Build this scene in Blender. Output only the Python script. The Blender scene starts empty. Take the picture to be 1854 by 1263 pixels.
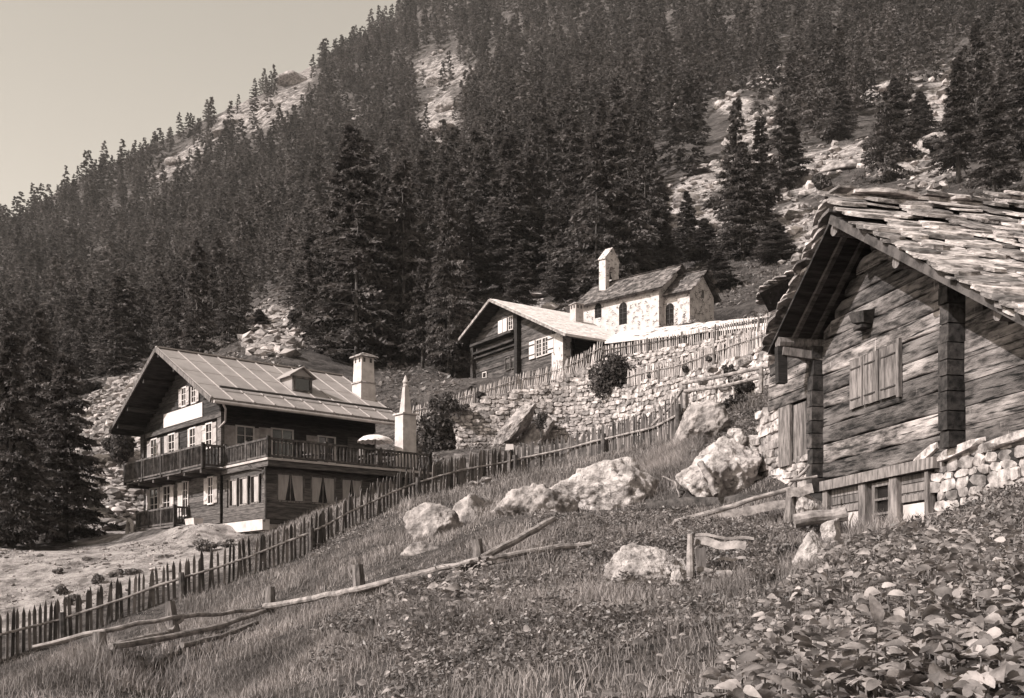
import bpy, math, random
import numpy as np
from mathutils import Vector
random.seed(7); rng = np.random.default_rng(11)
R = math.radians
S = bpy.context.scene
COL = S.collection

# ------------------------------------------------------------------ camera, sky, sun, exposure
F, CX, HY = 2000.0, 927.0, 1090.0          # photograph's focal length (px), centre column, horizon row
cam = bpy.data.cameras.new('camera'); cam_o = bpy.data.objects.new('camera', cam); COL.objects.link(cam_o)
cam_o.location = (0, 0, 0); cam_o.rotation_euler = (R(90), 0, 0)
cam.sensor_width = 36; cam.lens = 36 * F / 1854; cam.shift_y = (HY - 631.5) / 1854
cam.clip_start = 0.1; cam.clip_end = 4000
S.camera = cam_o
SUN_DIR = Vector((0.80, 0.42, -0.66)).normalized()      # direction the light travels
sun = bpy.data.lights.new('sun', 'SUN'); sun.energy = 4.4; sun.angle = R(0.5); sun.color = (1, 0.96, 0.93)
sun_o = bpy.data.objects.new('sun', sun); COL.objects.link(sun_o)
sun_o.rotation_euler = SUN_DIR.to_track_quat('-Z', 'Y').to_euler()
W = bpy.data.worlds.new('World'); S.world = W; W.use_nodes = True
wn = W.node_tree; wn.nodes.clear()
sky = wn.nodes.new('ShaderNodeTexSky'); sky.sky_type = 'NISHITA'; sky.sun_disc = False
sky.sun_elevation = math.asin(-SUN_DIR.z); sky.sun_rotation = math.atan2(-SUN_DIR.x, -SUN_DIR.y)
sky.altitude = 1500; sky.dust_density = 4.5
bw = wn.nodes.new('ShaderNodeRGBToBW'); wn.links.new(sky.outputs[0], bw.inputs[0])
tint = wn.nodes.new('ShaderNodeVectorMath'); tint.operation = 'SCALE'; tint.inputs[0].default_value = (1.20, 1.09, 0.94)
wn.links.new(bw.outputs[0], tint.inputs['Scale'])
bg = wn.nodes.new('ShaderNodeBackground'); bg.inputs[1].default_value = 0.15
wn.links.new(tint.outputs[0], bg.inputs[0])
wo = wn.nodes.new('ShaderNodeOutputWorld'); wn.links.new(bg.outputs[0], wo.inputs[0])
S.view_settings.view_transform = 'Standard'; S.view_settings.look = 'None'
S.view_settings.exposure = 0.84; S.view_settings.gamma = 1.0
S.render.engine = 'CYCLES'

# ------------------------------------------------------------------ numeric helpers
def at(px, py, Y): return np.array([(px - CX) / F * Y, Y, (HY - py) / F * Y])
def _h(ix, iy, iz):
    n = (ix * 374761393 + iy * 668265263 + iz * 2147483647 + 1013904223) & 0xffffffff
    n = ((n ^ (n >> 13)) * 1274126177) & 0xffffffff
    return ((n ^ (n >> 16)) & 0xffff) / 65535.0
def vnoise(P):
    P = np.asarray(P, float); I = np.floor(P).astype(np.int64); f = P - I; f = f * f * (3 - 2 * f)
    out = 0
    for dx in (0, 1):
        for dy in (0, 1):
            for dz in (0, 1):
                w = (f[..., 0] if dx else 1 - f[..., 0]) * (f[..., 1] if dy else 1 - f[..., 1]) * (f[..., 2] if dz else 1 - f[..., 2])
                out = out + w * _h(I[..., 0] + dx, I[..., 1] + dy, I[..., 2] + dz)
    return out
def fbm(P, o=4, g=0.5):
    P = np.asarray(P, float); a, s, t = 1.0, 0, 0
    for i in range(o):
        s = s + a * (vnoise(P) - 0.5); t += a; a *= g; P = P * 2.03 + 17.3
    return s / t

# ------------------------------------------------------------------ terrain height (thin plate through surveyed points)
CP = [ # photo column, row, distance
(-500,1290,22),(-100,1263,22),(95,1263,22),(300,1263,17),(500,1263,14),(700,1263,12),(927,1263,10),(1100,1263,9),(1250,1263,7.5),(1400,1263,6),(1700,1263,4.5),(1950,1263,4.5),
(-500,1600,6),(0,1600,6),(500,1560,6),(927,1480,5),(1300,1400,4.2),(1700,1500,2.8),(2200,1500,2.8),
(310,1150,20),(487,1118,23),(650,1085,20.5),(868,1028,19.5),(180,1175,18),(500,1180,18),(650,1170,15.5),(868,1130,14.5),(1000,1130,14),
(1100,1090,15.5),(1245,1062,17),(1245,1130,12),(1400,1130,10),(1400,1040,15),(1600,1060,9.5),(1750,1040,8.5),(1950,1030,8.5),(1600,1030,12),(1750,1015,11),
(1500,978,20.5),(1700,955,17),(1850,910,16),(2200,880,16),
(650,1000,27),(560,1060,26),(400,1110,26),(760,975,28),(868,935,28),(1000,930,25),(1100,935,25),(1100,880,30),(1200,905,25),(1200,845,30),(1310,900,24.5),
(1310,805,29),(1400,870,24.5),(1470,890,23.5),(1400,965,19.5),(1300,990,19),
(-300,1260,26),(-100,1215,28),(95,1165,30),(200,1128,30.8),(310,1090,31.5),(440,1045,32.7),(560,1000,34),(650,948,35.5),(750,905,37),(930,862,39.5),(1100,822,38.5),(1180,808,36),(1238,795,34),
(-200,1030,38),(0,1015,38),(95,1008,38),(95,1090,33.5),(200,1060,34),(200,995,40),(310,975,41),(310,1035,35),(450,960,41.5),(450,995,36.5),(560,925,41),(560,965,36.5),(650,900,41.5),(700,890,41.5),(750,880,43),
(262,970,48),(400,950,43),(500,945,45),(600,925,52),(300,955,54),
(95,1000,42),(0,960,50),(100,905,55),(-200,960,52),(200,850,60),(150,780,72),(230,700,88),(0,860,62),
(750,850,50),(830,832,53),(1000,830,54),(1200,818,50),(1240,798,42),(1320,740,36),(1400,730,32),(1500,720,32),(1600,700,30),
(745,745,63),(830,722,63),(930,700,63.5),(1000,690,64),(1072,655,62),(1092,645,62),(1140,693,56.5),(1241,673,52.8),(1380,626,47),(1244,621,59.5),(1390,589,55),(1500,560,50),(1700,520,50),
(1241,765,50),(1380,702,43.5),(870,670,68),(1008,655,66),(1000,600,78),(1120,590,76),(1200,588,72),(1320,580,70),(1250,560,80),
(500,600,90),(500,645,73),(650,650,80),(800,640,80),(950,560,92),(800,300,250),(500,400,300),(300,600,190),(100,650,190),(0,650,190),(-300,650,190),
(1200,440,110),(1350,250,170),(1500,150,250),(1750,150,220),(1750,300,110),(1500,350,110),(2100,150,220),
(600,118,560),(560,130,555),(370,230,520),(180,325,480),(95,380,460),(0,430,440),(-300,640,400),(730,30,600),(1000,-140,650),(1400,-200,650),(1854,-200,600),(2300,-200,600),
(500,200,460),(800,150,420),(1200,100,320),(300,350,430),(100,450,400),(1500,60,300),(1750,50,280),
(560,260,850),(95,520,800),(1000,100,950),(1854,50,900),(-300,760,800)]
def feat(th, Y): return np.stack([th * 2.6, np.log(np.maximum(Y, 2.6)) * 1.25], -1)
cpa = np.array(CP, float)
_cf = feat((cpa[:, 0] - CX) / F, cpa[:, 2]); _cv = (HY - cpa[:, 1]) / F
def _k(d2): return 0.5 * d2 * np.log(d2 + 1e-12)
_n = len(_cf); _d2 = ((_cf[:, None] - _cf[None]) ** 2).sum(-1)
_A = np.zeros((_n + 3, _n + 3)); _A[:_n, :_n] = _k(_d2) + np.eye(_n) * 2e-4
_A[:_n, _n] = 1; _A[:_n, _n + 1] = _cf[:, 0]; _A[:_n, _n + 2] = _cf[:, 1]; _A[_n:, :_n] = _A[:_n, _n:].T
_w = np.linalg.solve(_A, np.concatenate([_cv, np.zeros(3)]))
def H0(x, y):
    x = np.atleast_1d(np.asarray(x, float)); y = np.atleast_1d(np.asarray(y, float))
    Y = np.maximum(y, 2.6); th = np.clip(x / Y, -0.85, 0.85); q = feat(th, Y); out = np.empty(len(q))
    for i in range(0, len(q), 20000):
        qq = q[i:i + 20000]; d2 = ((qq[:, None] - _cf[None]) ** 2).sum(-1)
        out[i:i + 20000] = _k(d2) @ _w[:_n] + _w[_n] + qq @ _w[_n + 1:]
    z = out * np.clip(Y, 2.6, None)
    t = np.clip((y - 1.0) / 3.5, 0, 1); t = t * t * (3 - 2 * t)
    return z * t + (-1.6) * (1 - t)
PADS = []                                        # (frame origin, u axis, u0,u1,v0,v1, z, soft margin) level ground under buildings
def Hs(x, y):
    x = np.atleast_1d(np.asarray(x, float)); y = np.atleast_1d(np.asarray(y, float))
    z = H0(x, y)
    for (O, u, u0, u1, v0, v1, zz, m) in PADS:
        dx, dy = x - O[0], y - O[1]; a = dx * u[0] + dy * u[1]; b = -dx * u[1] + dy * u[0]
        d = np.maximum(np.maximum(u0 - a, a - u1), np.maximum(v0 - b, b - v1)); t = np.clip(1 - d / m, 0, 1); t = t * t * (3 - 2 * t)
        z = z * (1 - t) + zz * t
    return z
WALLS = [[(752,752,850,61),(830,737,838,60.6),(930,706,830,60.6),(1000,694,826,60.6),(1050,668,824,60.2),(1100,648,822,59.5)],
 [(1096,704,822,56.5),(1140,697,818,55.2),(1241,677,806,51.6),(1310,652,790,48.5),(1392,628,740,45.5)],
 [(1092,648,700,60),(1180,634,680,58),(1260,620,668,56),(1330,605,650,54),(1396,592,640,52.5)]]
def carve(x, y, z):              # each retaining wall is a real step in the ground
    px = CX + F * x / np.maximum(y, 3)
    for i in (2, 1, 0):
        w = np.array(WALLS[i], float); Yw = np.interp(px, w[:, 0], w[:, 3]); tp = np.interp(px, w[:, 0], w[:, 1]); bt = np.interp(px, w[:, 0], w[:, 2])
        m = (px > w[0, 0] - 4) & (px < w[-1, 0] + 6); zt = (HY - tp) / F * Yw - .12; zb = (HY - bt) / F * Yw
        dep = [9, 7, 0.5][i]; f = np.clip((y - (Yw - dep - 2)) / 2, 0, 1) * (y < Yw + .28) * m
        z = np.where(f > 0, z * (1 - f) + np.minimum(z, zb) * f, z)
        g_ = (y >= Yw + .28) & (y < Yw + [4, 3.2, 3][i]) & m; z = np.where(g_, np.clip(z, zt - .25, zt), z)
    return z
def H(x, y):
    x = np.atleast_1d(np.asarray(x, float)); y = np.atleast_1d(np.asarray(y, float))
    z = Hs(x, y); P = np.stack([x, y, x * 0], -1)
    near = np.clip((y - 70) / 40, 0, 1); z = carve(x, y, z)
    z = z + fbm(P * 0.9, 3) * 0.22 * (1 - near) + near * (fbm(P * 0.05, 5, .55) * 9 * np.clip((y - 90) / 150, 0.1, 1) + np.abs(fbm(P * 0.16 + 5, 3)) * 2.2)
    return z
def h1(x, y): return float(H([x], [y])[0])
def G(px, Y, dz=0.0):
    x = (px - CX) / F * Y; return np.array([x, Y, h1(x, Y) + dz])

# ------------------------------------------------------------------ mesh builder
class MB:
    def __init__(s): s.V = []; s.L = []; s.N = []; s.T = []; s.n = 0
    def add(s, V, faces, tone=None):
        V = np.asarray(V, float); s.V.append(V)
        if isinstance(faces, np.ndarray):
            s.L.append((faces + s.n).ravel()); s.N.append(np.full(len(faces), faces.shape[1])); m = len(faces)
        else:
            s.L.append(np.concatenate([np.asarray(f) for f in faces]) + s.n); s.N.append(np.array([len(f) for f in faces])); m = len(faces)
        if tone is None: tone = random.random()
        s.T.append(np.full(m, tone) if np.isscalar(tone) else np.asarray(tone)); s.n += len(V); return s
    def xbox(s, lo, hi, tone=None):
        x0, y0, z0 = lo; x1, y1, z1 = hi
        return s.hexa([(x0,y0,z0),(x1,y0,z0),(x1,y1,z0),(x0,y1,z0),(x0,y0,z1),(x1,y0,z1),(x1,y1,z1),(x0,y1,z1)], tone)
    def hexa(s, V, tone=None):
        return s.add(V, [(3,2,1,0),(4,5,6,7),(0,1,5,4),(1,2,6,5),(2,3,7,6),(3,0,4,7)], tone)
    def bar(s, a, b, w, h=None, up=(0,0,1), tone=None, jit=0):
        a = np.array(a, float); b = np.array(b, float); d = b - a; d /= np.linalg.norm(d); h = h or w
        r = np.cross(d, up); r = r / (np.linalg.norm(r) + 1e-9); u = np.cross(r, d)
        V = [p + r * sx * w / 2 + u * sy * h / 2 + (rng.normal(0, jit, 3) if jit else 0) for p in (a, b) for sx, sy in ((-1,-1),(1,-1),(1,1),(-1,1))]
        return s.hexa(V, tone)
    def tube(s, pts, rad, n=8, tone=None, cap=True, rough=0):
        pts = [np.array(p, float) for p in pts]
        if np.isscalar(rad): rad = [rad] * len(pts)
        V = []; m = len(pts)
        for i, p in enumerate(pts):
            d = pts[min(i + 1, m - 1)] - pts[max(i - 1, 0)]; d /= np.linalg.norm(d) + 1e-9
            ref = np.array([0, 0, 1.]) if abs(d[2]) < .9 else np.array([1., 0, 0]); r = np.cross(d, ref); r /= np.linalg.norm(r); u = np.cross(r, d)
            for k in range(n):
                a = 2 * math.pi * k / n; rr = rad[i] * (1 + (random.uniform(-rough, rough) if rough else 0)); V.append(p + (r * math.cos(a) + u * math.sin(a)) * rr)
        Fs = [(i * n + k, i * n + (k + 1) % n, (i + 1) * n + (k + 1) % n, (i + 1) * n + k) for i in range(m - 1) for k in range(n)]
        if cap: Fs += [tuple(range(n - 1, -1, -1)), tuple((m - 1) * n + k for k in range(n))]
        return s.add(V, Fs, tone)
    def tf(s, fn):
        s.V = [fn(v) for v in s.V]; return s
    def build(s, name, mat, parent=None, smooth=False, z0=0.0, loc=None):
        me = bpy.data.meshes.new(name)
        V = np.concatenate(s.V).copy(); V[:, 2] -= z0
        if loc is not None: V -= np.array(loc)
        L = np.concatenate(s.L).astype(np.int32); N = np.concatenate(s.N).astype(np.int32); T = np.concatenate(s.T)
        me.vertices.add(len(V)); me.vertices.foreach_set('co', V.astype(np.float32).ravel())
        me.loops.add(len(L)); me.loops.foreach_set('vertex_index', L)
        me.polygons.add(len(N)); st = np.concatenate([[0], np.cumsum(N)[:-1]]).astype(np.int32); me.polygons.foreach_set('loop_start', st)
        me.update(calc_edges=True); me.validate()
        if len(me.polygons) == len(T):
            a = me.attributes.new('tone', 'FLOAT', 'FACE'); a.data.foreach_set('value', T.astype(np.float32))
        me.polygons.foreach_set('use_smooth', np.full(len(me.polygons), smooth))
        me.materials.append(mat); me.update()
        o = bpy.data.objects.new(name, me); COL.objects.link(o)
        if parent is not None: o.parent = parent
        if loc is not None: o.location = tuple(loc)
        return o
def tag(o, label, cat, group=None, kind=None):
    if label: o['label'] = label
    if cat: o['category'] = cat
    if group: o['group'] = group
    if kind: o['kind'] = kind
    return o
def thing(name, label, cat, loc, rz=0.0, group=None):
    o = bpy.data.objects.new(name, None); COL.objects.link(o); o.location = tuple(loc); o.rotation_euler = (0, 0, rz); o.empty_display_size = .3
    return tag(o, label, cat, group)
def ico(lv):
    t = (1 + 5 ** .5) / 2
    V = np.array([(-1,t,0),(1,t,0),(-1,-t,0),(1,-t,0),(0,-1,t),(0,1,t),(0,-1,-t),(0,1,-t),(t,0,-1),(t,0,1),(-t,0,-1),(-t,0,1)], float)
    Fc = [(0,11,5),(0,5,1),(0,1,7),(0,7,10),(0,10,11),(1,5,9),(5,11,4),(11,10,2),(10,7,6),(7,1,8),(3,9,4),(3,4,2),(3,2,6),(3,6,8),(3,8,9),(4,9,5),(2,4,11),(6,2,10),(8,6,7),(9,8,1)]
    V = [v / np.linalg.norm(v) for v in V]
    for _ in range(lv):
        c = {}; N = []
        def mid(a, b):
            k = (min(a, b), max(a, b))
            if k not in c: m = V[a] + V[b]; V.append(m / np.linalg.norm(m)); c[k] = len(V) - 1
            return c[k]
        for a, b, d in Fc:
            x, y, z = mid(a, b), mid(b, d), mid(d, a); N += [(a,x,z),(b,y,x),(d,z,y),(x,y,z)]
        Fc = N
    return np.array(V), np.array(Fc)
ICO = {i: ico(i) for i in (0, 1, 2, 3, 4, 5)}
def rock_shape(lv, seed, planes=11, rough=.15, sharp=40):
    r = np.random.default_rng(seed); D, Fc = ICO[lv]
    N = r.normal(size=(planes, 3)); N /= np.linalg.norm(N, axis=1)[:, None]; d = r.uniform(.62, 1.0, planes)
    q = np.maximum(D @ N.T, 0.02) / d; rad = (q ** sharp).sum(1) ** (-1 / sharp); rad = np.minimum(rad, 1.25)
    V = D * rad[:, None]; V = V * (1 + rough * 2 * fbm(V * 2.2 + seed * 3.1, 4)[:, None] + rough * 1.1 * fbm(V * 8 + seed, 4)[:, None])
    return V, Fc

# ------------------------------------------------------------------ materials (a warm toned monochrome place)
TI = np.array((1.0, 0.875, 0.835))
def g3(v, w=1.0):
    t = 1 - (1 - TI) * w * (1 - 0.45 * min(1, v)); return (v * t[0], v * t[1], v * t[2], 1)
def mat(name, lo, hi, scale=3.0, stretch=(1,1,1), cont=(.38,.62), bump=.3, bscale=None, rough=.88, tone=0.0, blot=None, spec=.25, bd=.02, det=9, voro=None, two=False, rot=None, grain=None, drip=None):
    m = bpy.data.materials.new(name); m.use_nodes = True; n = m.node_tree; nd = n.nodes; lk = n.links
    b = nd['Principled BSDF']; b.inputs['Roughness'].default_value = rough; b.inputs['Specular IOR Level'].default_value = spec
    tc = nd.new('ShaderNodeTexCoord'); mp = nd.new('ShaderNodeMapping'); mp.inputs['Scale'].default_value = stretch
    if rot: mp.inputs['Rotation'].default_value = rot
    lk.new(tc.outputs['Object'], mp.inputs[0])
    nz = nd.new('ShaderNodeTexNoise'); nz.inputs['Scale'].default_value = scale; nz.inputs['Detail'].default_value = det; nz.inputs['Roughness'].default_value = .62
    lk.new(mp.outputs[0], nz.inputs['Vector'])
    rp = nd.new('ShaderNodeValToRGB'); rp.color_ramp.elements[0].position = cont[0]; rp.color_ramp.elements[1].position = cont[1]
    rp.color_ramp.elements[0].color = g3(lo); rp.color_ramp.elements[1].color = g3(hi); lk.new(nz.outputs[0], rp.inputs[0])
    col = rp.outputs[0]
    if blot:                                     # weather stains: (value, scale, low, high, stretch)
        val, bs, l0, l1 = blot[:4]; n2 = nd.new('ShaderNodeTexNoise'); n2.inputs['Scale'].default_value = bs; n2.inputs['Detail'].default_value = 6; n2.inputs['Roughness'].default_value = .6
        m2 = nd.new('ShaderNodeMapping'); m2.inputs['Scale'].default_value = blot[4] if len(blot) > 4 else (1,1,1); m2.inputs['Location'].default_value = (3.1, 7.7, 1.9)
        lk.new(tc.outputs['Object'], m2.inputs[0]); lk.new(m2.outputs[0], n2.inputs['Vector'])
        mr = nd.new('ShaderNodeMapRange'); mr.inputs[1].default_value = l0; mr.inputs[2].default_value = l1; lk.new(n2.outputs[0], mr.inputs[0])
        mx = nd.new('ShaderNodeMix'); mx.data_type = 'RGBA'; lk.new(mr.outputs[0], mx.inputs[0]); lk.new(col, mx.inputs[6]); mx.inputs[7].default_value = g3(val); col = mx.outputs[2]
    for kk, vv in (('g', grain), ('d', drip)):       # fine grain lines darken, drip stains lighten: (scale xyz, low, high, value)
        if not vv: continue
        ng = nd.new('ShaderNodeTexNoise'); ng.inputs['Scale'].default_value = 1; ng.inputs['Detail'].default_value = 4; mg = nd.new('ShaderNodeMapping'); mg.inputs['Scale'].default_value = vv[0]
        lk.new(tc.outputs['Object'], mg.inputs[0]); lk.new(mg.outputs[0], ng.inputs['Vector']); mr = nd.new('ShaderNodeMapRange'); mr.inputs[1].default_value = vv[1]; mr.inputs[2].default_value = vv[2]; lk.new(ng.outputs[0], mr.inputs[0])
        mx = nd.new('ShaderNodeMix'); mx.data_type = 'RGBA'; lk.new(mr.outputs[0], mx.inputs[0]); lk.new(col, mx.inputs[6]); mx.inputs[7].default_value = g3(vv[3]); col = mx.outputs[2]
    if voro:                                     # bedded stones with dark joints: (scale, stretch, joint value, width)
        vs, vst, vj, vw = voro; vn = nd.new('ShaderNodeTexVoronoi'); vn.feature = 'DISTANCE_TO_EDGE'; vn.inputs['Scale'].default_value = vs
        m3 = nd.new('ShaderNodeMapping'); m3.inputs['Scale'].default_value = vst; lk.new(tc.outputs['Object'], m3.inputs[0])
        nw = nd.new('ShaderNodeVectorMath'); nw.operation = 'MULTIPLY_ADD'; lk.new(nz.outputs['Color'], nw.inputs[0]); nw.inputs[1].default_value = (.35,.35,.35); lk.new(m3.outputs[0], nw.inputs[2]); lk.new(nw.outputs[0], vn.inputs['Vector'])
        mr = nd.new('ShaderNodeMapRange'); mr.inputs[1].default_value = vw * .3; mr.inputs[2].default_value = vw; lk.new(vn.outputs['Distance'], mr.inputs[0])
        n4 = nd.new('ShaderNodeTexNoise'); n4.inputs['Scale'].default_value = vs * .8; lk.new(tc.outputs['Object'], n4.inputs['Vector'])
        mr4 = nd.new('ShaderNodeMapRange'); mr4.inputs[1].default_value = .37; mr4.inputs[2].default_value = .49; lk.new(n4.outputs[0], mr4.inputs[0])
        mxm = nd.new('ShaderNodeMath'); mxm.operation = 'MAXIMUM'; lk.new(mr.outputs[0], mxm.inputs[0]); lk.new(mr4.outputs[0], mxm.inputs[1])
        mx = nd.new('ShaderNodeMix'); mx.data_type = 'RGBA'; lk.new(mxm.outputs[0], mx.inputs[0]); mx.inputs[6].default_value = g3(vj); lk.new(col, mx.inputs[7]); col = mx.outputs[2]
    if tone:
        at_ = nd.new('ShaderNodeAttribute'); at_.attribute_name = 'tone'; mr = nd.new('ShaderNodeMapRange'); mr.inputs[3].default_value = 1 - tone; mr.inputs[4].default_value = 1 + tone; lk.new(at_.outputs['Fac'], mr.inputs[0])
        sc = nd.new('ShaderNodeVectorMath'); sc.operation = 'SCALE'; lk.new(col, sc.inputs[0]); lk.new(mr.outputs[0], sc.inputs['Scale']); col = sc.outputs[0]
    lk.new(col, b.inputs['Base Color'])
    if bump:
        n3 = nd.new('ShaderNodeTexNoise'); n3.inputs['Scale'].default_value = bscale or scale * 3; n3.inputs['Detail'].default_value = 8; n3.inputs['Roughness'].default_value = .65; lk.new(mp.outputs[0], n3.inputs['Vector'])
        bp = nd.new('ShaderNodeBump'); bp.inputs['Strength'].default_value = bump; bp.inputs['Distance'].default_value = bd; lk.new(n3.outputs[0], bp.inputs['Height']); lk.new(bp.outputs[0], b.inputs['Normal'])
    if two:
        tr = nd.new('ShaderNodeBsdfTranslucent'); lk.new(col, tr.inputs[0]); ms = nd.new('ShaderNodeMixShader'); ms.inputs[0].default_value = .3
        lk.new(b.outputs[0], ms.inputs[1]); lk.new(tr.outputs[0], ms.inputs[2]); lk.new(ms.outputs[0], nd['Material Output'].inputs[0])
    return m
M = {}
M['timber'] = mat('dark_timber', .012, .045, 4, (.6,.6,5), bump=.5, tone=.35, bd=.01)
M['timber2'] = mat('brown_timber', .036, .11, 4, (.6,.6,5), bump=.5, tone=.3, bd=.01)
M['rail'] = mat('stained_rail_wood', .03, .10, 5, (1,1,1), bump=.4, tone=.35)
M['metal'] = mat('zinc_sheet_roof', .20, .27, .8, (1,1,1), bump=.08, rough=.55, tone=.12, spec=.4, blot=(.16, 1.7, .55, .75))
M['seam'] = mat('zinc_seam', .25, .31, 3, bump=.05, rough=.5)
M['white'] = mat('white_paint', .44, .54, 5, bump=.15, cont=(.3,.7), blot=(.45, 6, .55, .8))
M['plaster'] = mat('rough_plaster', .36, .50, 3, bump=.5, bd=.03, blot=(.3, 3, .58, .72))
M['grey_plaster'] = mat('grey_plaster', .30, .40, 3, bump=.4, bd=.02, blot=(.22, 3, .58, .75))
M['shutter'] = mat('shutter_paint', .28, .40, 6, (1,1,1), bump=.2, tone=.25)
M['glass'] = mat('window_glass', .01, .02, 2, bump=0, rough=.12, spec=.6)
M['cloth'] = mat('curtain_cloth', .36, .50, 8, (1,1,.2), bump=.3, two=True)
M['canvas'] = mat('umbrella_canvas', .72, .85, 3, bump=.1, two=True)
M['iron'] = mat('dull_iron', .03, .06, 4, rough=.6)
M['darkpane'] = mat('dark_leaded_pane', .010, .02, 5, bump=0, rough=.9, spec=.05)
M['masonry'] = mat('limewashed_rubble', .38, .54, 3, bump=.8, bd=.05, voro=(3.6, (1,1,2.2), .07, .14))
M['stone'] = mat('dry_stone', .12, .42, 5, bump=1.0, bd=.03, tone=.5, bscale=9)
M['slab'] = mat('roof_slab', .08, .38, 4, (1,1,3), bump=.9, bd=.03, tone=.6, bscale=11)
M['slate'] = mat('slate_roof', .045, .15, 3, bump=.6, bd=.02, tone=.6)
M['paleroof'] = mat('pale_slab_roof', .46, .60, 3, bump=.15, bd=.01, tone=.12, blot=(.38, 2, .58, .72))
M['boulder'] = mat('boulder_rock', .10, .34, 2.5, bump=1.0, bd=.10, cont=(.36,.60), blot=(.09, 2.3, .55, .66), bscale=5)
M['paleboulder'] = mat('pale_boulder_rock', .17, .50, 2.6, bump=1.0, bd=.12, cont=(.34,.58), blot=(.11, 6, .55, .66), bscale=9, det=14)
M['scree'] = mat('scree_stone', .10, .34, 1.0, bump=.6, bd=.05, tone=.5)
M['pale'] = mat('weathered_pale', .035, .13, 5, (1,1,.25), bump=.6, tone=.5, bd=.01)
M['lightpale'] = mat('silver_pale', .20, .42, 5, (1,1,.25), bump=.5, tone=.4, bd=.01)
M['pole'] = mat('silver_pole', .10, .28, 6, bump=.7, tone=.25, bd=.015)
M['post'] = mat('post_wood', .055, .18, 6, (3,3,.5), bump=.8, tone=.2, bd=.015)
M['bark'] = mat('bark', .03, .09, 3, (2,2,.5), bump=.9, bd=.05)
M['needle'] = mat('larch_needles', .05, .125, 1.2, bump=0, tone=.5, two=True, rough=.8)
M['forest'] = mat('forest_needles', .055, .13, .06, bump=0, tone=.5, rough=.85, two=True)
M['leaf'] = mat('leaf_green', .08, .24, 2, bump=.2, tone=.5, two=True, rough=.55, spec=.4)
M['bigleaf'] = mat('broad_leaf', .09, .30, 6, bump=.6, tone=.5, two=True, rough=.75, spec=.15, bd=.01)
M['shrub'] = mat('shrub_leaf', .04, .10, 2, bump=0, tone=.6, two=True)
M['grass'] = mat('meadow_grass', .11, .33, .7, bump=0, tone=.5, two=True, cont=(.3,.7))
M['logwood'] = mat('weathered_log_wall', .020, .14, 3.2, (1,.9,3.4), bump=1.0, bd=.03, tone=.55, cont=(.38,.62), blot=(.28, 1.5, .50, .66, (1,.55,2.4)), bscale=12, det=15, grain=((5, 1.6, 26), .56, .66, .008), drip=((5, 15, 2.2), .68, .76, .28))
M['logend'] = mat('log_ends', .015, .07, 7, bump=.8, tone=.5, bd=.02)
M['oldwood'] = mat('old_board_wood', .06, .19, 5, (3,3,.5), bump=.6, tone=.3, bd=.01)
M['chaletold'] = mat('old_house_boards', .016, .085, 2.5, (.5,.5,3), bump=.6, tone=.45, bd=.02)

# ground material: blends turf, gravel bank and rocky forest floor by what lies where
def ground_mat():
    m = bpy.data.materials.new('hillside_ground'); m.use_nodes = True; n = m.node_tree; nd = n.nodes; lk = n.links; b = nd['Principled BSDF']; b.inputs['Roughness'].default_value = .95; b.inputs['Specular IOR Level'].default_value = .1
    tc = nd.new('ShaderNodeTexCoord')
    def noise(s, d=8, r=.6):
        q = nd.new('ShaderNodeTexNoise'); q.inputs['Scale'].default_value = s; q.inputs['Detail'].default_value = d; q.inputs['Roughness'].default_value = r; lk.new(tc.outputs['Object'], q.inputs['Vector']); return q.outputs[0]
    def ramp(src, a, b_, p0, p1):
        q = nd.new('ShaderNodeValToRGB'); q.color_ramp.elements[0].position = p0; q.color_ramp.elements[1].position = p1; q.color_ramp.elements[0].color = g3(a); q.color_ramp.elements[1].color = g3(b_); lk.new(src, q.inputs[0]); return q.outputs[0]
    turf = ramp(noise(2.6, 14, .75), .03, .15, .38, .62)
    gravel = ramp(noise(1.3, 14, .78), .14, .48, .40, .58)
    rock = ramp(noise(.55, 15, .82), .02, .13, .42, .62)
    a1 = nd.new('ShaderNodeAttribute'); a1.attribute_name = 'gravel'; a2 = nd.new('ShaderNodeAttribute'); a2.attribute_name = 'rocky'
    def mix(f, x, y):
        q = nd.new('ShaderNodeMix'); q.data_type = 'RGBA'; lk.new(f, q.inputs[0]); lk.new(x, q.inputs[6]); lk.new(y, q.inputs[7]); return q.outputs[2]
    c = mix(a2.outputs['Fac'], turf, rock)
    ad = nd.new('ShaderNodeMath'); ad.operation = 'ADD'; sb = nd.new('ShaderNodeMath'); sb.operation = 'MULTIPLY_ADD'; lk.new(noise(.35, 14, .72), sb.inputs[0]); sb.inputs[1].default_value = 1.4; sb.inputs[2].default_value = -.7
    lk.new(sb.outputs[0], ad.inputs[0]); lk.new(a1.outputs['Fac'], ad.inputs[1])
    mr = nd.new('ShaderNodeMapRange'); mr.inputs[1].default_value = .35; mr.inputs[2].default_value = .65; lk.new(ad.outputs[0], mr.inputs[0])
    lk.new(mix(mr.outputs[0], c, gravel), b.inputs['Base Color'])
    bp = nd.new('ShaderNodeBump'); bp.inputs['Strength'].default_value = 1.0; bp.inputs['Distance'].default_value = .35; lk.new(noise(1.7, 14, .8), bp.inputs['Height']); lk.new(bp.outputs[0], b.inputs['Normal'])
    return m
M['ground'] = ground_mat()

def each(boxes, name, mt, parent, z0):
    for lo, hi in boxes: b = MB(); b.xbox(lo, hi); o = b.build(name, mt, parent, z0=z0)
    return o
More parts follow.
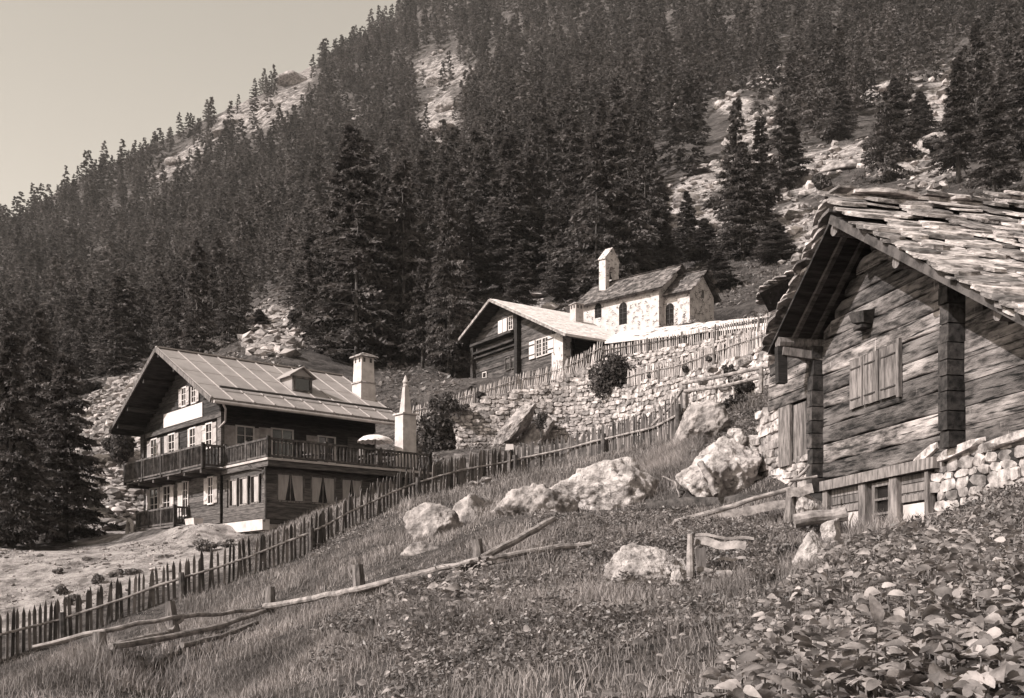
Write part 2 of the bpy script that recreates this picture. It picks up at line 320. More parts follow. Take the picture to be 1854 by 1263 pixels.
# ------------------------------------------------------------------ building frames
class Frame:
    def __init__(s, px, Y, deg):
        s.O = np.array([(px - CX) / F * Y, Y]); a = R(deg); s.a = a; s.u = np.array([math.cos(a), math.sin(a)]); s.v = np.array([-s.u[1], s.u[0]])
    def w(s, u, v, z): p = s.O + u * s.u + v * s.v; return np.array([p[0], p[1], z])
    def empty(s, name, label, cat, z0, group=None): return thing(name, label, cat, (s.O[0], s.O[1], z0), s.a, group)
CH = Frame(400, 42, 40)        # chalet
OH = Frame(1008, 64, 34)       # old timber house
CP_ = Frame(1193, 70, -42)     # chapel
BN = Frame(1490, 22.3, math.degrees(math.atan2(.2255, .974)))   # barn: u into the barn, v away along the gable
PADS += [(CH.O, CH.u, -1.0, 9, -1.0, 8, 2.9, 1.4), (OH.O, OH.u, -.5, 9, -2, 9, 13.3, 3), (CP_.O, CP_.u, -7, 3, -1, 5, 17.0, 3)]
_a, _b = at(1095, 0, 61.5)[:2], at(1420, 0, 54)[:2]; _l = float(np.linalg.norm(_b - _a)); PADS += [(_a, (_b - _a) / _l, 0, _l, 0, 4.4, 13.7, 1.2)]

def clear(px, py):              # open scree and rock on the mountainside, by where it is seen
    out = np.zeros(len(px))
    for (cx, cy, rx, ry, a) in [(490,200,85,30,-30),(350,275,75,20,-38),(285,322,22,16,0),(540,130,40,30,0),(800,130,60,40,0),(795,215,40,65,0),(640,210,30,12,0),(820,290,35,25,0),(430,200,60,14,-30),
        (500,595,52,48,-40),(190,735,85,24,-30),(180,830,62,100,0),(240,800,40,60,0),(1270,335,110,26,-30),(1215,400,50,30,-20),(1365,235,70,28,-40),(1330,190,40,20,0),(1290,400,60,40,-30),
        (1520,285,150,24,-8),(1700,230,60,120,20),(1600,160,90,16,-20),(1440,420,40,60,0),(930,345,60,14,-20),(1210,210,45,16,0),(940,430,30,12,0),(960,560,40,20,0),(1460,330,40,30,0),(1150,160,25,12,0),(300,700,60,16,0),(1400,140,70,14,-20),(1660,300,90,20,-10)]:
        c, s = math.cos(R(a)), math.sin(R(a)); dx, dy = px - cx, py - cy; e = ((dx * c + dy * s) / rx) ** 2 + ((-dx * s + dy * c) / ry) ** 2
        out = np.maximum(out, np.clip(1.5 - e, 0, 1))
    return out

# ------------------------------------------------------------------ ground: one sheet to the horizon
def axis(lo, hi, a, b, st, gr):
    x = list(np.arange(a, b, st)); s = st
    while x[-1] < hi: s *= gr; x.append(x[-1] + s)
    s = st
    while x[0] > lo: s *= gr; x.insert(0, x[0] - s)
    return np.array(x)
gx = axis(-900, 1100, -22, 26, .32, 1.028); gy = axis(-60, 1300, 3, 64, .32, 1.018)
XX, YY = np.meshgrid(gx, gy); xf, yf = XX.ravel(), YY.ravel(); zf = H(xf, yf)
ym = np.maximum(yf, 2); pxg = CX + F * xf / ym; pyg = HY - F * zf / ym
nx, ny = len(gx), len(gy); ii = np.arange(nx * ny).reshape(ny, nx)
fa = np.stack([ii[:-1, :-1], ii[:-1, 1:], ii[1:, 1:], ii[1:, :-1]], -1).reshape(-1, 4)
mb = MB(); mb.add(np.stack([xf, yf, zf], -1), fa, 0.5); ground = mb.build('hillside_ground', M['ground'], smooth=True)
tag(ground, None, None, kind='structure')
FENCE = np.array([(px, Y) for px, Y in [(-300,26),(-100,28),(95,30),(200,30.8),(310,31.5),(440,32.7),(560,34),(650,35.5),(750,37),(930,39.5),(1100,38.5),(1180,36),(1238,34)]])
fy = np.interp(pxg, FENCE[:, 0], FENCE[:, 1])
gv = np.zeros(len(xf))
gv = np.maximum(gv, np.clip((yf - fy - 1.0) / 2, 0, 1) * np.clip((44 - yf) / 3, 0, 1) * np.clip((490 - pxg) / 90, 0, 1) * .92)
gv = np.maximum(gv, np.clip((yf - 42) / 4, 0, 1) * np.clip((80 - yf) / 10, 0, 1) * np.clip((330 - pxg) / 60, 0, 1) * np.clip((pxg - 110) / 40, 0, 1) * .85)
gv = np.maximum(gv, (yf > 66) * clear(pxg, pyg) * np.where(yf > 260, .46, .60))
gv = np.maximum(gv, np.clip((yf - 46) / 3, 0, 1) * (yf < 64) * (pxg > 820) * .45)
rk = np.clip((yf - 62) / 10, 0, 1) * .9
for nm, ar in (('gravel', gv), ('rocky', rk)):
    a = ground.data.attributes.new(nm, 'FLOAT', 'POINT'); a.data.foreach_set('value', ar.astype(np.float32))
# ------------------------------------------------------------------ building helpers
def gface(u0, sgn=-1):                       # wall at u=u0 seen from -u : (along, out, z) -> local
    return lambda a, n, z: (u0 + sgn * n, a, z)
def sface(v0, sgn=-1):
    return lambda a, n, z: (a, v0 + sgn * n, z)
def fbox(mb, f, a0, a1, n0, n1, z0, z1, tone=None):
    V = [f(a, n, z) for z in (z0, z1) for a, n in ((a0, n0), (a1, n0), (a1, n1), (a0, n1))]
    return mb.hexa(V, tone)
def fbox4(mb, f, quad, n0, n1, tone=None):   # quad of (a,z)
    V = [f(a, n0, z) for a, z in quad] + [f(a, n1, z) for a, z in quad]
    return mb.hexa(V, tone)
def boards(mb, f, a0, a1, z0, z1, n0=0, n1=.06, h=.2, top=None, jit=.012, gapv=.012):
    z = z0
    while z < z1 - .02:
        hh = min(h * random.uniform(.85, 1.15), z1 - z); b0, b1 = a0, a1
        if top:                               # clipped by a gable: top(a)->z
            aa = np.linspace(a0, a1, 161); ok = [a for a in aa if top(a) >= z + hh * .6]
            if len(ok) < 3: break
            b0, b1 = ok[0], ok[-1]
        fbox(mb, f, b0, b1, n0, n1 + random.uniform(-jit, jit), z + gapv / 2, z + hh - gapv / 2); z += hh
def window(parent, f, ac, zc, w, h, z0, sl=0, sr=0, mull=1, rows=3, n=.06, frame='white', curtain=False, sw=None):
    fr = MB(); t = .045
    fbox(fr, f, ac - w/2 - t, ac - w/2 + .012, n, n + .05, zc - h/2 - t, zc + h/2 + t); fbox(fr, f, ac + w/2 - .012, ac + w/2 + t, n, n + .05, zc - h/2 - t, zc + h/2 + t)
    fbox(fr, f, ac - w/2 + .013, ac + w/2 - .013, n, n + .048, zc + h/2 - .012, zc + h/2 + t); fbox(fr, f, ac - w/2 + .013, ac + w/2 - .013, n, n + .07, zc - h/2 - t, zc - h/2 + .012)
    fo = fr.build('window', M[frame], parent, z0=z0)
    ba = MB()
    for i in range(mull): a = ac - w/2 + w * (i + 1) / (mull + 1); fbox(ba, f, a - .018, a + .018, n + .004, n + .034, zc - h/2 + .014, zc + h/2 - .014)
    for i in range(rows - 1): z = zc - h/2 + h * (i + 1) / rows; fbox(ba, f, ac - w/2 + .014, ac + w/2 - .014, n + .004, n + .028, z - .011, z + .011)
    if mull or rows > 1: ba.build('glazing_bar', M[frame], fo, z0=0)
    g = MB(); fbox(g, f, ac - w/2, ac + w/2, n - .055, n + .001, zc - h/2, zc + h/2); o = g.build('pane', M['glass'], fo, z0=0)
    for ch in fo.children: ch.data.transform(__import__('mathutils').Matrix.Translation((0, 0, -z0)))
    sw = sw or w * .5
    for k, (on, sg) in enumerate(((sl, 1), (sr, -1))):
        if not on: continue
        s = MB(); e = ac + sg * (w / 2 + t + .01); e2 = e + sg * sw; lo, hi = min(e, e2), max(e, e2)
        fbox(s, f, lo, hi, n + .01, n + .045, zc - h/2, zc + h/2)
        so = s.build('shutter', M['shutter'], parent, z0=z0)
        for e0, e1 in ((.28, .36), (-.36, -.28)): q = MB(); fbox(q, f, lo + .03, hi - .03, n + .046, n + .066, zc + h * e0, zc + h * e1); q.build('batten', M['shutter'], so, z0=z0)
    return fo
def railing(parent, P0, P1, zf, zt, z0, name='balustrade', step=.14, slat=.035, solid=False, posts=None, m='rail', kickz=.1):
    P0 = np.array(P0, float); P1 = np.array(P1, float); L = np.linalg.norm(P1 - P0); d = (P1 - P0) / L
    q = MB(); r = MB()
    def p(s, z): return (*(P0 + d * s), z)
    r.bar(p(0, zt - .03), p(L, zt - .03), .10, .07); r.bar(p(0, zf + kickz), p(L, zf + kickz), .07, .07)
    s = .08
    while s < L - .03:
        if solid: q.bar(p(s, zf + kickz + .035), p(s, zt - .066), .02, step * .93, up=(d[1], -d[0], 0), jit=.003)
        else: q.bar(p(s, zf + kickz + .035), p(s, zt - .066), slat, slat, up=(d[0], d[1], 0), jit=.003)
        s += step
    o = r.build(name, M[m], parent, z0=z0); q.build('baluster_row', M[m], o, z0=z0)
    for k in range((posts or max(1, round(L / 1.6))) + 1):
        b = MB(); s = L * k / (posts or max(1, round(L / 1.6))); nn = np.array([-d[1], d[0]]) * .0; a = P0 + d * s + nn; b.bar((*a, zf - .05), (*a, zt + .06), .11, .11, up=(d[0], d[1], 0)); b.build('post', M[m], o, z0=z0)
    return o
def roof_slope(mb, pts, th):                 # pts: 4 corners (lower a, lower b, upper b, upper a), thick slab
    P = [np.array(p, float) for p in pts]; n = np.cross(P[1] - P[0], P[3] - P[0]); n /= np.linalg.norm(n); n = n if n[2] > 0 else -n
    return mb.hexa([p - n * th for p in P] + P)
def chimney_block(mb, c, w0, w1, z0_, z1_, tone=.5, d0=None, d1=None):
    d0 = d0 or w0; d1 = d1 or w1
    mb.hexa([(c[0]+sx*w0/2, c[1]+sy*d0/2, z0_) for sx, sy in ((-1,-1),(1,-1),(1,1),(-1,1))] + [(c[0]+sx*w1/2, c[1]+sy*d1/2, z1_) for sx, sy in ((-1,-1),(1,-1),(1,1),(-1,1))], tone)

# ================================================================== CHALET
z0 = 2.75
ch = CH.empty('chalet', 'dark timber chalet with grey sheet metal roof, dormer and long wraparound terrace', 'chalet', z0)
GW, SW_ = 7.45, 6.9
RZ, EZ, EV0, EV1, RV, RU0, RU1 = 10.02, 7.36, -1.97, 8.0, 3.01, -1.3, 7.15
sl = (RZ - EZ) / (RV - EV0)
topg = lambda a: (EZ + (a - EV0) * sl if a < RV else EZ + (EV1 - a) * (RZ - EZ) / (EV1 - RV)) - .22
g = gface(0)
w = MB(); boards(w, g, 0, GW, 5.05, 9.6, 0, .05, .17, top=topg); boards(w, sface(0), -.04, SW_, 5.05, topg(0), 0, .05, .17)
boards(w, sface(GW, 1), 0, SW_, 2.7, topg(GW), 0, .05, .2); boards(w, gface(SW_, 1), 0, GW, 2.7, 9.6, 0, .05, .2, top=topg)
w.xbox((.03, .03, 2.9), (SW_ - .03, GW - .03, 7.9), .2)
wall = w.build('wall', M['timber'], ch, z0=z0)
w = MB(); boards(w, g, 0, GW, 3.0, 5.0, .001, .05, .19); w.build('ground_floor_wall', M['timber2'], ch, z0=z0)
b = MB(); fbox(b, g, 1.45, 5.2, .07, .10, 7.24, 7.80, .5); so = b.build('sign_board', M['white'], ch, z0=z0); so['label'] = 'long white blank board on the gable'
b = MB(); boards(b, g, -.35, 7.0, 7.00, 7.20, .06, .16, .2); 
for s_ in (0, 1): fbox(b, g, [-.30, GW - .2][s_], [.02, GW + .15][s_], .0, .14, 4.95, 7.2)
b.build('cross_beam', M['timber2'], ch, z0=z0)
# upper floor windows
for ac, ww, L_, R_ in ((6.25, .62, 1, 1), (4.40, .60, 0, 1), (2.35, .52, 0, 0), (.85, .52, 1, 1)):
    window(ch, g, ac, 6.42, ww, .92, z0, sl=L_, sr=R_, sw=.34)
each([((-.105, 1.42, 5.96), (-.07, 2.02, 6.9)), ((-.105, 2.64, 5.96), (-.07, 2.80, 6.9)), ((-.115, 4.78, 5.96), (-.08, 5.12, 6.88))], 'shutter', M['shutter'], ch, z0)
window(ch, g, 3.18, 8.25, .42, .72, z0, sl=1, sr=1, sw=.22, rows=3); window(ch, g, 2.24, 8.25, .40, .72, z0, sl=0, sr=1, sw=.2, rows=3)
# lower floor windows
for ac, ww, L_, R_ in ((6.25, .9, 1, 0), (4.9, .7, 1, 1), (.72, .45, 1, 1)):
    window(ch, g, ac, 4.3, ww, 1.0, z0, sl=L_, sr=R_, sw=.3)
window(ch, g, 3.05, 4.15, .5, 1.35, z0, sl=1, sr=0, sw=.42, rows=4)
# roof
rf = MB(); roof_slope(rf, [(RU0, EV0, EZ), (RU1, EV0, EZ), (RU1, RV, RZ), (RU0, RV, RZ)], .09); a_ = rf.build('roof', M['metal'], ch, z0=z0)
rf2 = MB(); roof_slope(rf2, [(RU0, RV, RZ), (RU1, RV, RZ), (RU1, EV1, EZ), (RU0, EV1, EZ)], .09); rf2.build('roof', M['metal'], ch, z0=z0)
def rp(u, v, d=0): return (u, v, EZ + (v - EV0) * sl + d) if v <= RV else (u, v, EZ + (EV1 - v) * (RZ - EZ) / (EV1 - RV) + d)
sm = MB(); k = RU0 + .02
while k < RU1:
    sm.bar(rp(k, EV0 + .01, .012), rp(k, RV - .03, .012), .045, .05, tone=.5); k += .84
for v in (-.6, .75, 2.0): 
    for i in range(10): sm.bar(rp(RU0 + .05 + i * .84, v + random.uniform(-.03, .03), .003), rp(RU0 + .82 + i * .84, v, .003), .012, .014, tone=.3)
sm.bar(rp(RU0 - .02, RV, .03), rp(RU1 + .02, RV, .03), .16, .05); sm.build('standing_seam', M['seam'], a_, z0=z0)
fs = MB(); n_ = .03
fs.bar((RU0 - n_, EV0 - .02, EZ - .10), (RU0 - n_, RV, RZ - .07), .05, .17); fs.bar((RU0 - n_, RV + .001, RZ - .07), (RU0 - n_, EV1, EZ - .08), .05, .17)
fs.bar((RU0, EV0 - .03, EZ - .12), (RU1, EV0 - .03, EZ - .12), .05, .14)
fs.build('fascia', M['post'], ch, z0=z0)
sb = MB()
for v0_, v1_ in ((EV0 + .03, RV), (RV + .002, EV1 - .03)):
    z_a = rp(0, v0_, -.13)[2]; z_b = rp(0, v1_, -.13)[2]; sb.hexa([(RU0 + .02, v0_, z_a - .05), (RU1 - .02, v0_, z_a - .05), (RU1 - .02, v1_, z_b - .05), (RU0 + .02, v1_, z_b - .05), (RU0 + .02, v0_, z_a), (RU1 - .02, v0_, z_a), (RU1 - .02, v1_, z_b), (RU0 + .02, v1_, z_b)], .2)
for v in (-1.2, 0, 1.5, 3.0, 4.5, 6.2, 7.3): sb.bar((RU0 + .06, v, rp(0, v)[2] - .28), (.5, v, rp(0, v)[2] - .28), .13, .17)
sb.build('soffit', M['timber'], ch, z0=z0)
sg = MB(); sg.tube([rp(-.55, -1.05, .13), rp(7.05, -1.05, .13)], .045, 8, .5)
for k in range(10): sg.bar(rp(-.4 + k * .81, -1.05, 0), rp(-.4 + k * .81, -1.05, .12), .03, .05)
sg.build('snow_guard', M['iron'], ch, z0=z0)
gt = MB(); gt.tube([(RU0 + .05, EV0 - .11, EZ - .16), (RU1, EV0 - .11, EZ - .18)], .06, 8, .5); gt.tube([(-.9, EV0 - .1, EZ - .18), (-.7, EV0 + .1, EZ - .34), (-.25, -.9, EZ - .62), (-.12, -.12, EZ - .75)], .04, 7, .5); gt.build('gutter', M['grey_plaster'], ch, z0=z0)
# dormer
dm = MB(); du0, du1, dv, dz = 3.05, 3.95, .05, rp(0, .05)[2]
dm.hexa([(du0, dv, dz - .02), (du1, dv, dz - .02), (du1, dv + 1.5, dz + .5), (du0, dv + 1.5, dz + .5), (du0, dv, dz + .62), (du1, dv, dz + .62), (du1, dv + 1.5, dz + .62), (du0, dv + 1.5, dz + .62)], .5)
dm.add([(du0, dv, dz + .62), (du1, dv, dz + .62), ((du0+du1)/2, dv, dz + .92), (du0, dv + .5, dz + .62), (du1, dv + .5, dz + .62), ((du0+du1)/2, dv + .5, dz + .92)], [(0,1,2), (3,5,4)], .5)
do = dm.build('dormer', M['metal'], ch, z0=z0); mu = (du0 + du1) / 2
dr = MB()
dr.hexa([(du0 - .16, dv - .14, dz + .56), (mu, dv - .14, dz + .95), (mu, dv + 1.25, dz + .95), (du0 - .16, dv + .95, dz + .56), (du0 - .16, dv - .14, dz + .60), (mu, dv - .14, dz + 1.0), (mu, dv + 1.3, dz + 1.0), (du0 - .16, dv + 1.0, dz + .60)], .6)
dr.hexa([(mu + .002, dv - .14, dz + .95), (du1 + .16, dv - .14, dz + .56), (du1 + .16, dv + .95, dz + .56), (mu + .002, dv + 1.25, dz + .95), (mu + .002, dv - .14, dz + 1.0), (du1 + .16, dv - .14, dz + .60), (du1 + .16, dv + 1.0, dz + .60), (mu + .002, dv + 1.3, dz + 1.0)], .6)
dr.build('dormer_roof', M['metal'], do, z0=z0)
dw = MB(); f_ = sface(dv)
for a0, a1, za, zb in ((du0 + .02, du0 + .12, .0, .6), (du1 - .12, du1 - .02, .0, .6), (du0 + .121, du1 - .121, .52, .6), (du0 + .121, du1 - .121, .0, .06)): fbox(dw, f_, a0, a1, .003, .06, dz + za, dz + zb)
dw.build('dormer_window_frame', M['rail'], do, z0=z0)
dg = MB(); fbox(dg, f_, du0 + .12, du1 - .12, .001, .02, dz + .06, dz + .52); dg.build('pane', M['glass'], do, z0=z0)
# upper balcony on the gable
bb = MB(); 
for i in range(6): fbox(bb, g, -.6, 7.1, .06 + i * .155, .06 + i * .155 + .15, 4.97, 5.03)
for v in (-.3, 1.2, 2.7, 4.2, 5.7, 6.9): fbox(bb, g, v - .07, v + .07, .05, .95, 4.83, 4.965)
bo = bb.build('balcony', M['timber2'], ch, z0=z0)
railing(ch, (-1.0, 7.08), (-1.0, -.62), 5.0, 5.86, z0, solid=True, step=.13, posts=4); railing(ch, (-1.0, 7.08), (-.08, 7.08), 5.0, 5.86, z0, solid=True, step=.13, posts=1)
railing(ch, (-1.0, -.62), (-.12, -.62), 5.0, 5.86, z0, solid=True, step=.13, posts=1)
# lower balcony
bb = MB(); fbox(bb, g, 2.75, 6.6, .06, .72, 2.98, 3.06); [fbox(bb, g, v - .06, v + .06, .05, .75, 2.86, 2.975) for v in (2.9, 4.1, 5.3, 6.4)]; bb.build('balcony', M['timber2'], ch, z0=z0)
railing(ch, (-.66, 6.6), (-.66, 2.75), 3.04, 3.80, z0, solid=True, step=.13, posts=3); railing(ch, (-.66, 2.75), (-.08, 2.75), 3.04, 3.80, z0, step=.11, posts=1)
# glazed extension under the terrace
ev = -3.62; ee = 6.6
x = MB(); boards(x, g, ev, -.28, 2.8, 3.55, 0, .05, .19); boards(x, g, ev, -.28, 4.58, 4.93, 0, .05, .19); boards(x, g, ev, ev + .22, 3.55, 4.58, 0, .05, .3); boards(x, g, -.62, -.28, 3.55, 4.58, 0, .05, .3)
boards(x, sface(ev), 0, ee, 2.8, 3.62, 0, .05, .19); boards(x, sface(ev), 0, ee, 4.62, 4.93, 0, .05, .19)
for a0, a1 in ((0, .42), (1.52, 1.80), (2.82, 3.1), (3.98, 4.6), (5.7, ee)): boards(x, sface(ev), a0, a1, 3.62, 4.62, 0, .05, .3)
x.xbox((.42, ev + .7, 2.8), (ee, -.01, 4.9), .05); x.xbox((ee - .02, ev + .02, 2.8), (ee + .04, .0, 4.92), .05); x.build('ground_floor_extension', M['timber2'], ch, z0=z0)
for ac in (-1.0, -1.85, -2.75): window(ch, g, ac - .08, 4.07, .58, .96, z0, mull=0, rows=1, n=-.01, frame='oldwood')
for ac, wd in ((.97, 1.05), (2.31, .98), (3.54, .84), (5.15, 1.05)): window(ch, sface(ev), ac, 4.12, wd, .96, z0, mull=1, rows=1, n=-.01, frame='oldwood')
cu = MB()
def curtain(f, a0, a1, za, zb, n, gather):   # a hanging cloth, drawn aside towards the bottom
    K = 10; V = []; 
    for i in range(9):
        t = i / 8; z = zb + (za - zb) * t; wf = 1 - .36 * t ** 1.2 if gather else 1
        for k in range(K + 1):
            s = k / K; a = (a0 + (a1 - a0) * wf * s) if gather >= 0 else (a0 + (a1 - a0) * s); V.append(f(a, n + .012 * math.sin(s * 22 + t), z))
    return V, [(i * (K + 1) + k, i * (K + 1) + k + 1, (i + 1) * (K + 1) + k + 1, (i + 1) * (K + 1) + k) for i in range(8) for k in range(K)]
for ac, wd in ((.97, 1.05), (2.31, .98), (3.54, .84), (5.15, 1.05)):
    cu = MB()
    for sg_ in (-1, 1): cu.add(*curtain(sface(ev), ac + sg_ * wd * .47, ac + sg_ * wd * .04, 3.67, 4.58, .012, 1), tone=.5)
    o = cu.build('curtain', M['cloth'], ch, smooth=True, z0=z0)
for ac in (-1.08, -1.93, -2.83):
    cu = MB(); cu.add(*curtain(g, ac - .26, ac + .10, 3.62, 4.53, .012, 0), tone=.5); cu.build('curtain', M['cloth'], ch, smooth=True, z0=z0)
dp = MB(); dp.tube([(-.08, ev - .12, 4.86), (-.08, ev - .12, 2.95)], .045, 8, .5); dp.tube([(-.1, ev - .12, 2.97), (-.3, ev - .45, 2.86)], .045, 8, .5); dp.tube([(-.45, -3.2, 4.88), (-.4, -3.4, 4.72), (-.12, -3.55, 4.68)], .045, 8, .5); dp.build('downpipe', M['rail'], ch, z0=z0)
# terrace
te = MB(); te.xbox((-.14, -4.05, 4.93), (6.95, -.06, 5.07), .5); te.xbox((-.16, -4.08, 4.80), (6.96, -3.9, 4.925), .4); te.xbox((-.16, -3.895, 4.80), (-.02, -.3, 4.925), .4); 
teo = te.build('terrace', M['timber2'], ch, z0=z0)
ed = MB(); ed.xbox((-.2, -4.12, 5.01), (6.98, -4.055, 5.09), .8); ed.xbox((-.2, -4.05, 5.01), (-.145, -.3, 5.09), .8); ed.build('edge_flashing', M['grey_plaster'], teo, z0=z0)
railing(ch, (-.10, -4.0), (-.10, -.72), 5.07, 5.80, z0, step=.13, slat=.05, posts=2)
railing(ch, (-.10, -4.0), (6.9, -4.0), 5.07, 5.80, z0, step=.15, slat=.05, posts=3); railing(ch, (6.9, -4.0), (6.9, -.3), 5.07, 5.80, z0, step=.15, slat=.05, posts=2)
# openings of the long side, deep in the shade of the eaves
s = sface(0)
for ac, ww, zc, hh, a, b_ in ((.95, .7, 6.25, 1.0, 1, 1), (2.55, .9, 6.05, 1.5, 1, 0), (4.55, .75, 6.2, 1.0, 1, 0)): window(ch, s, ac, zc, ww, hh, z0, sl=b_, sr=a, sw=.5, rows=3)
b = MB(); fbox(b, s, 5.55, 6.35, .05, .09, 5.1, 6.8); b.build('door', M['timber2'], ch, z0=z0)
# chimneys
c1 = MB(); chimney_block(c1, (6.72, .55), .74, .70, 7.9, 9.25, .5); chimney_block(c1, (6.72, .55), .66, .60, 9.25, 10.32, .5)
c1o = c1.build('chimney', M['plaster'], ch, z0=z0); c1o['label'] = 'tall white chimney with stone slab hat at the far roof edge'
for k, (zz, ww, nm) in enumerate(((9.22, .80, 'stone_collar'), (10.325, .92, 'chimney_cap'), (10.392, .66, 'chimney_cap'), (10.459, .36, 'chimney_cap'))): cc = MB(); chimney_block(cc, (6.72 + .01 * k, .55), ww, ww * .9, zz, zz + .07, .5); cc.build(nm, M['slab'], c1o, z0=z0)
for (a0, f__) in ((.55, gface(6.72 - .305)), (6.72, sface(.55 - .305))):
    h_ = MB(); fbox(h_, f__, a0 - .22, a0 - .12, 0, .012, 10.1, 10.28); fbox(h_, f__, a0 + .10, a0 + .2, 0, .012, 10.1, 10.28); h_.build('smoke_slot', M['iron'], c1o, z0=z0)
for t_ in (1,):
    c2 = MB(); cx_, cy_ = 6.45, -2.95
    chimney_block(c2, (cx_, cy_), .66, .62, 5.07, 7.42, .5, .60, .56); chimney_block(c2, (cx_, cy_), .74, .74, 7.42, 7.48, .5)
    c2o = c2.build('terrace_chimney', M['plaster'], ch, z0=z0); c2o['label'] = 'white terrace chimney with slender tapering top'
    c3 = MB(); chimney_block(c3, (cx_, cy_), .36, .17, 7.48, 8.55, .5); c3.build('flue', M['grey_plaster'], c2o, z0=z0)
    c4 = MB(); c4.tube([(cx_, cy_, 8.551), (cx_, cy_, 8.60), (cx_, cy_, 8.66), (cx_, cy_, 8.74), (cx_, cy_, 8.8), (cx_, cy_, 9.02)], [.10, .11, .085, .125, .10, .012], 10, .8); c4.build('finial', M['grey_plaster'], c2o, z0=z0)
fd = MB(); fd.xbox((-.28, -3.9, 2.55), (.0, 1.6, 2.93), .5); fd.xbox((-.85, 5.4, 2.35), (-.05, 6.5, 2.93), .5); fd.xbox((0.0, -3.61, 2.0), (6.5, 0, 2.79), .5); fd.xbox((.02, .01, 2.0), (6.8, 7.4, 2.95), .5)
fd.build('foundation', M['plaster'], ch, z0=z0)

# things standing at the chalet
um = thing('parasol', 'white scalloped parasol open on the chalet terrace', 'parasol', CH.w(5.25, -2.6, 5.07), CH.a)
K = 8; V = [(0, 0, 1.52)]
for r_, zz in ((.28, 1.48), (.54, 1.40), (.70, 1.29)):
    for k in range(K * 4): a = 2 * math.pi * k / (K * 4); q = 1 - .05 * abs(math.sin(a * K / 2)); V.append((r_ * q * math.cos(a), r_ * q * math.sin(a), zz - .02 * (1 - q) * 20))
for k in range(K * 4): a = 2 * math.pi * k / (K * 4); q = 1 - .05 * abs(math.sin(a * K / 2)); V.append((.71 * q * math.cos(a), .71 * q * math.sin(a), 1.20 + .04 * abs(math.sin(a * K))))
n4 = K * 4; Fs = [(0, 1 + k, 1 + (k + 1) % n4) for k in range(n4)] + [(1 + j * n4 + k, 1 + (j + 1) * n4 + k, 1 + (j + 1) * n4 + (k + 1) % n4, 1 + j * n4 + (k + 1) % n4) for j in range(3) for k in range(n4)]
c_ = MB(); c_.add(V, Fs, .5); c_.build('canopy', M['canvas'], um, smooth=True)
c_ = MB(); c_.tube([(0, 0, .05), (0, 0, 1.6)], .018, 8, .5); 
for k in range(8): a = 2 * math.pi * (k + .5) / 8; c_.tube([(0, 0, 1.46), (.68 * math.cos(a), .68 * math.sin(a), 1.27)], .008, 5, .5)
c_.build('pole', M['rail'], um); c_ = MB(); c_.tube([(0, 0, 0), (0, 0, .07)], .22, 14, .5); c_.build('base', M['plaster'], um)
def table(loc, rz, label):
    t = thing('terrace_table', label, 'table', loc, rz); a = MB(); a.xbox((-.5, -.32, .66), (.5, .32, .70), .5); a.build('tabletop', M['rail'], t)
    for sx in (-1, 1):
        for sy in (-1, 1): a = MB(); a.bar((sx * .42, sy * .26, 0), (sx * .42, sy * .26, .659), .05); a.build('leg', M['rail'], t)
table(CH.w(5.3, -3.2, 5.07), CH.a, 'small wooden table under the white parasol on the terrace')
def chair(loc, rz, label, grp):
    t = thing('terrace_chair', label, 'chair', loc, rz, grp); a = MB(); a.xbox((-.2, -.2, .40), (.2, .2, .44), .5); a.build('seat', M['oldwood'], t)
    a = MB(); a.xbox((-.2, .17, .55), (.2, .2, .85), .5); a.build('backrest', M['oldwood'], t)
    for sx in (-1, 1):
        for sy in (-1, 1): a = MB(); a.bar((sx * .17, sy * .17, 0), (sx * .17, sy * .17, .399 if sy < 0 else .86), .035); a.build('leg', M['oldwood'], t)
chair(CH.w(4.4, -3.25, 5.07), CH.a + 1.4, 'wooden chair left of the terrace table under the parasol', 'terrace chairs'); chair(CH.w(2.2, -2.9, 5.07), CH.a + .4, 'wooden chair alone on the terrace behind the railing', 'terrace chairs')
fbx = thing('planter_box', 'pale planter box with dark shrubbery at the foot of the chalet gable', 'planter', CH.w(-.5, 1.3, 2.93), CH.a)
a = MB(); a.hexa([(-.16, -.38, 0), (.16, -.38, 0), (.16, .38, 0), (-.16, .38, 0), (-.2, -.42, .3), (.2, -.42, .3), (.2, .42, .3), (-.2, .42, .3)], .5); a.build('box', M['plaster'], fbx)
ar = thing('stone_arch', 'small pale stone arch standing left of the chalet foundation', 'arch', CH.w(-.6, 7.6, 2.75), CH.a)
a = MB(); a.tube([(0, -.3, 0), (0, -.3, .45), (0, -.2, .68), (0, 0, .78), (0, .2, .68), (0, .3, .45), (0, .3, 0)], .09, 8, .5, rough=.1); a.build('arch_ring', M['plaster'], ar)

# ================================================================== OLD TIMBER HOUSE
z0 = 12.9
oh = OH.empty('old_house', 'old brown timber house with pale stone roof beside the chapel', 'house', z0)
RZ2, EZ2, EV2, RV2, LV2 = 18.72, 15.0, -2.25, 5.6, 10.6; s2 = (RZ2 - EZ2) / (RV2 - EV2)
topo = lambda a: (EZ2 + (a - EV2) * s2 if a < RV2 else RZ2 - (a - RV2) * s2) - .2
w = MB(); boards(w, g, .35, 9.0, 12.9, 18.4, 0, .07, .24, top=topo, jit=.03); boards(w, sface(.35), 0, 7.5, 12.9, topo(.35), 0, .07, .24, jit=.03); w.xbox((.05, .4, 12.9), (7.4, 8.9, 16), .2)
w.build('wall', M['chaletold'], oh, z0=z0)
w = MB(); fbox(w, g, -.75, .33, -.5, .12, 12.9, 15.55, .5); w.build('stone_pier', M['masonry'], oh, z0=z0)
each([((-.38, 3.55, 12.9), (-.02, 3.85, topo(3.6))), ((-.3, 8.7, 12.9), (-.02, 9.0, topo(8.8)))], 'corner_post', M['timber'], oh, z0)
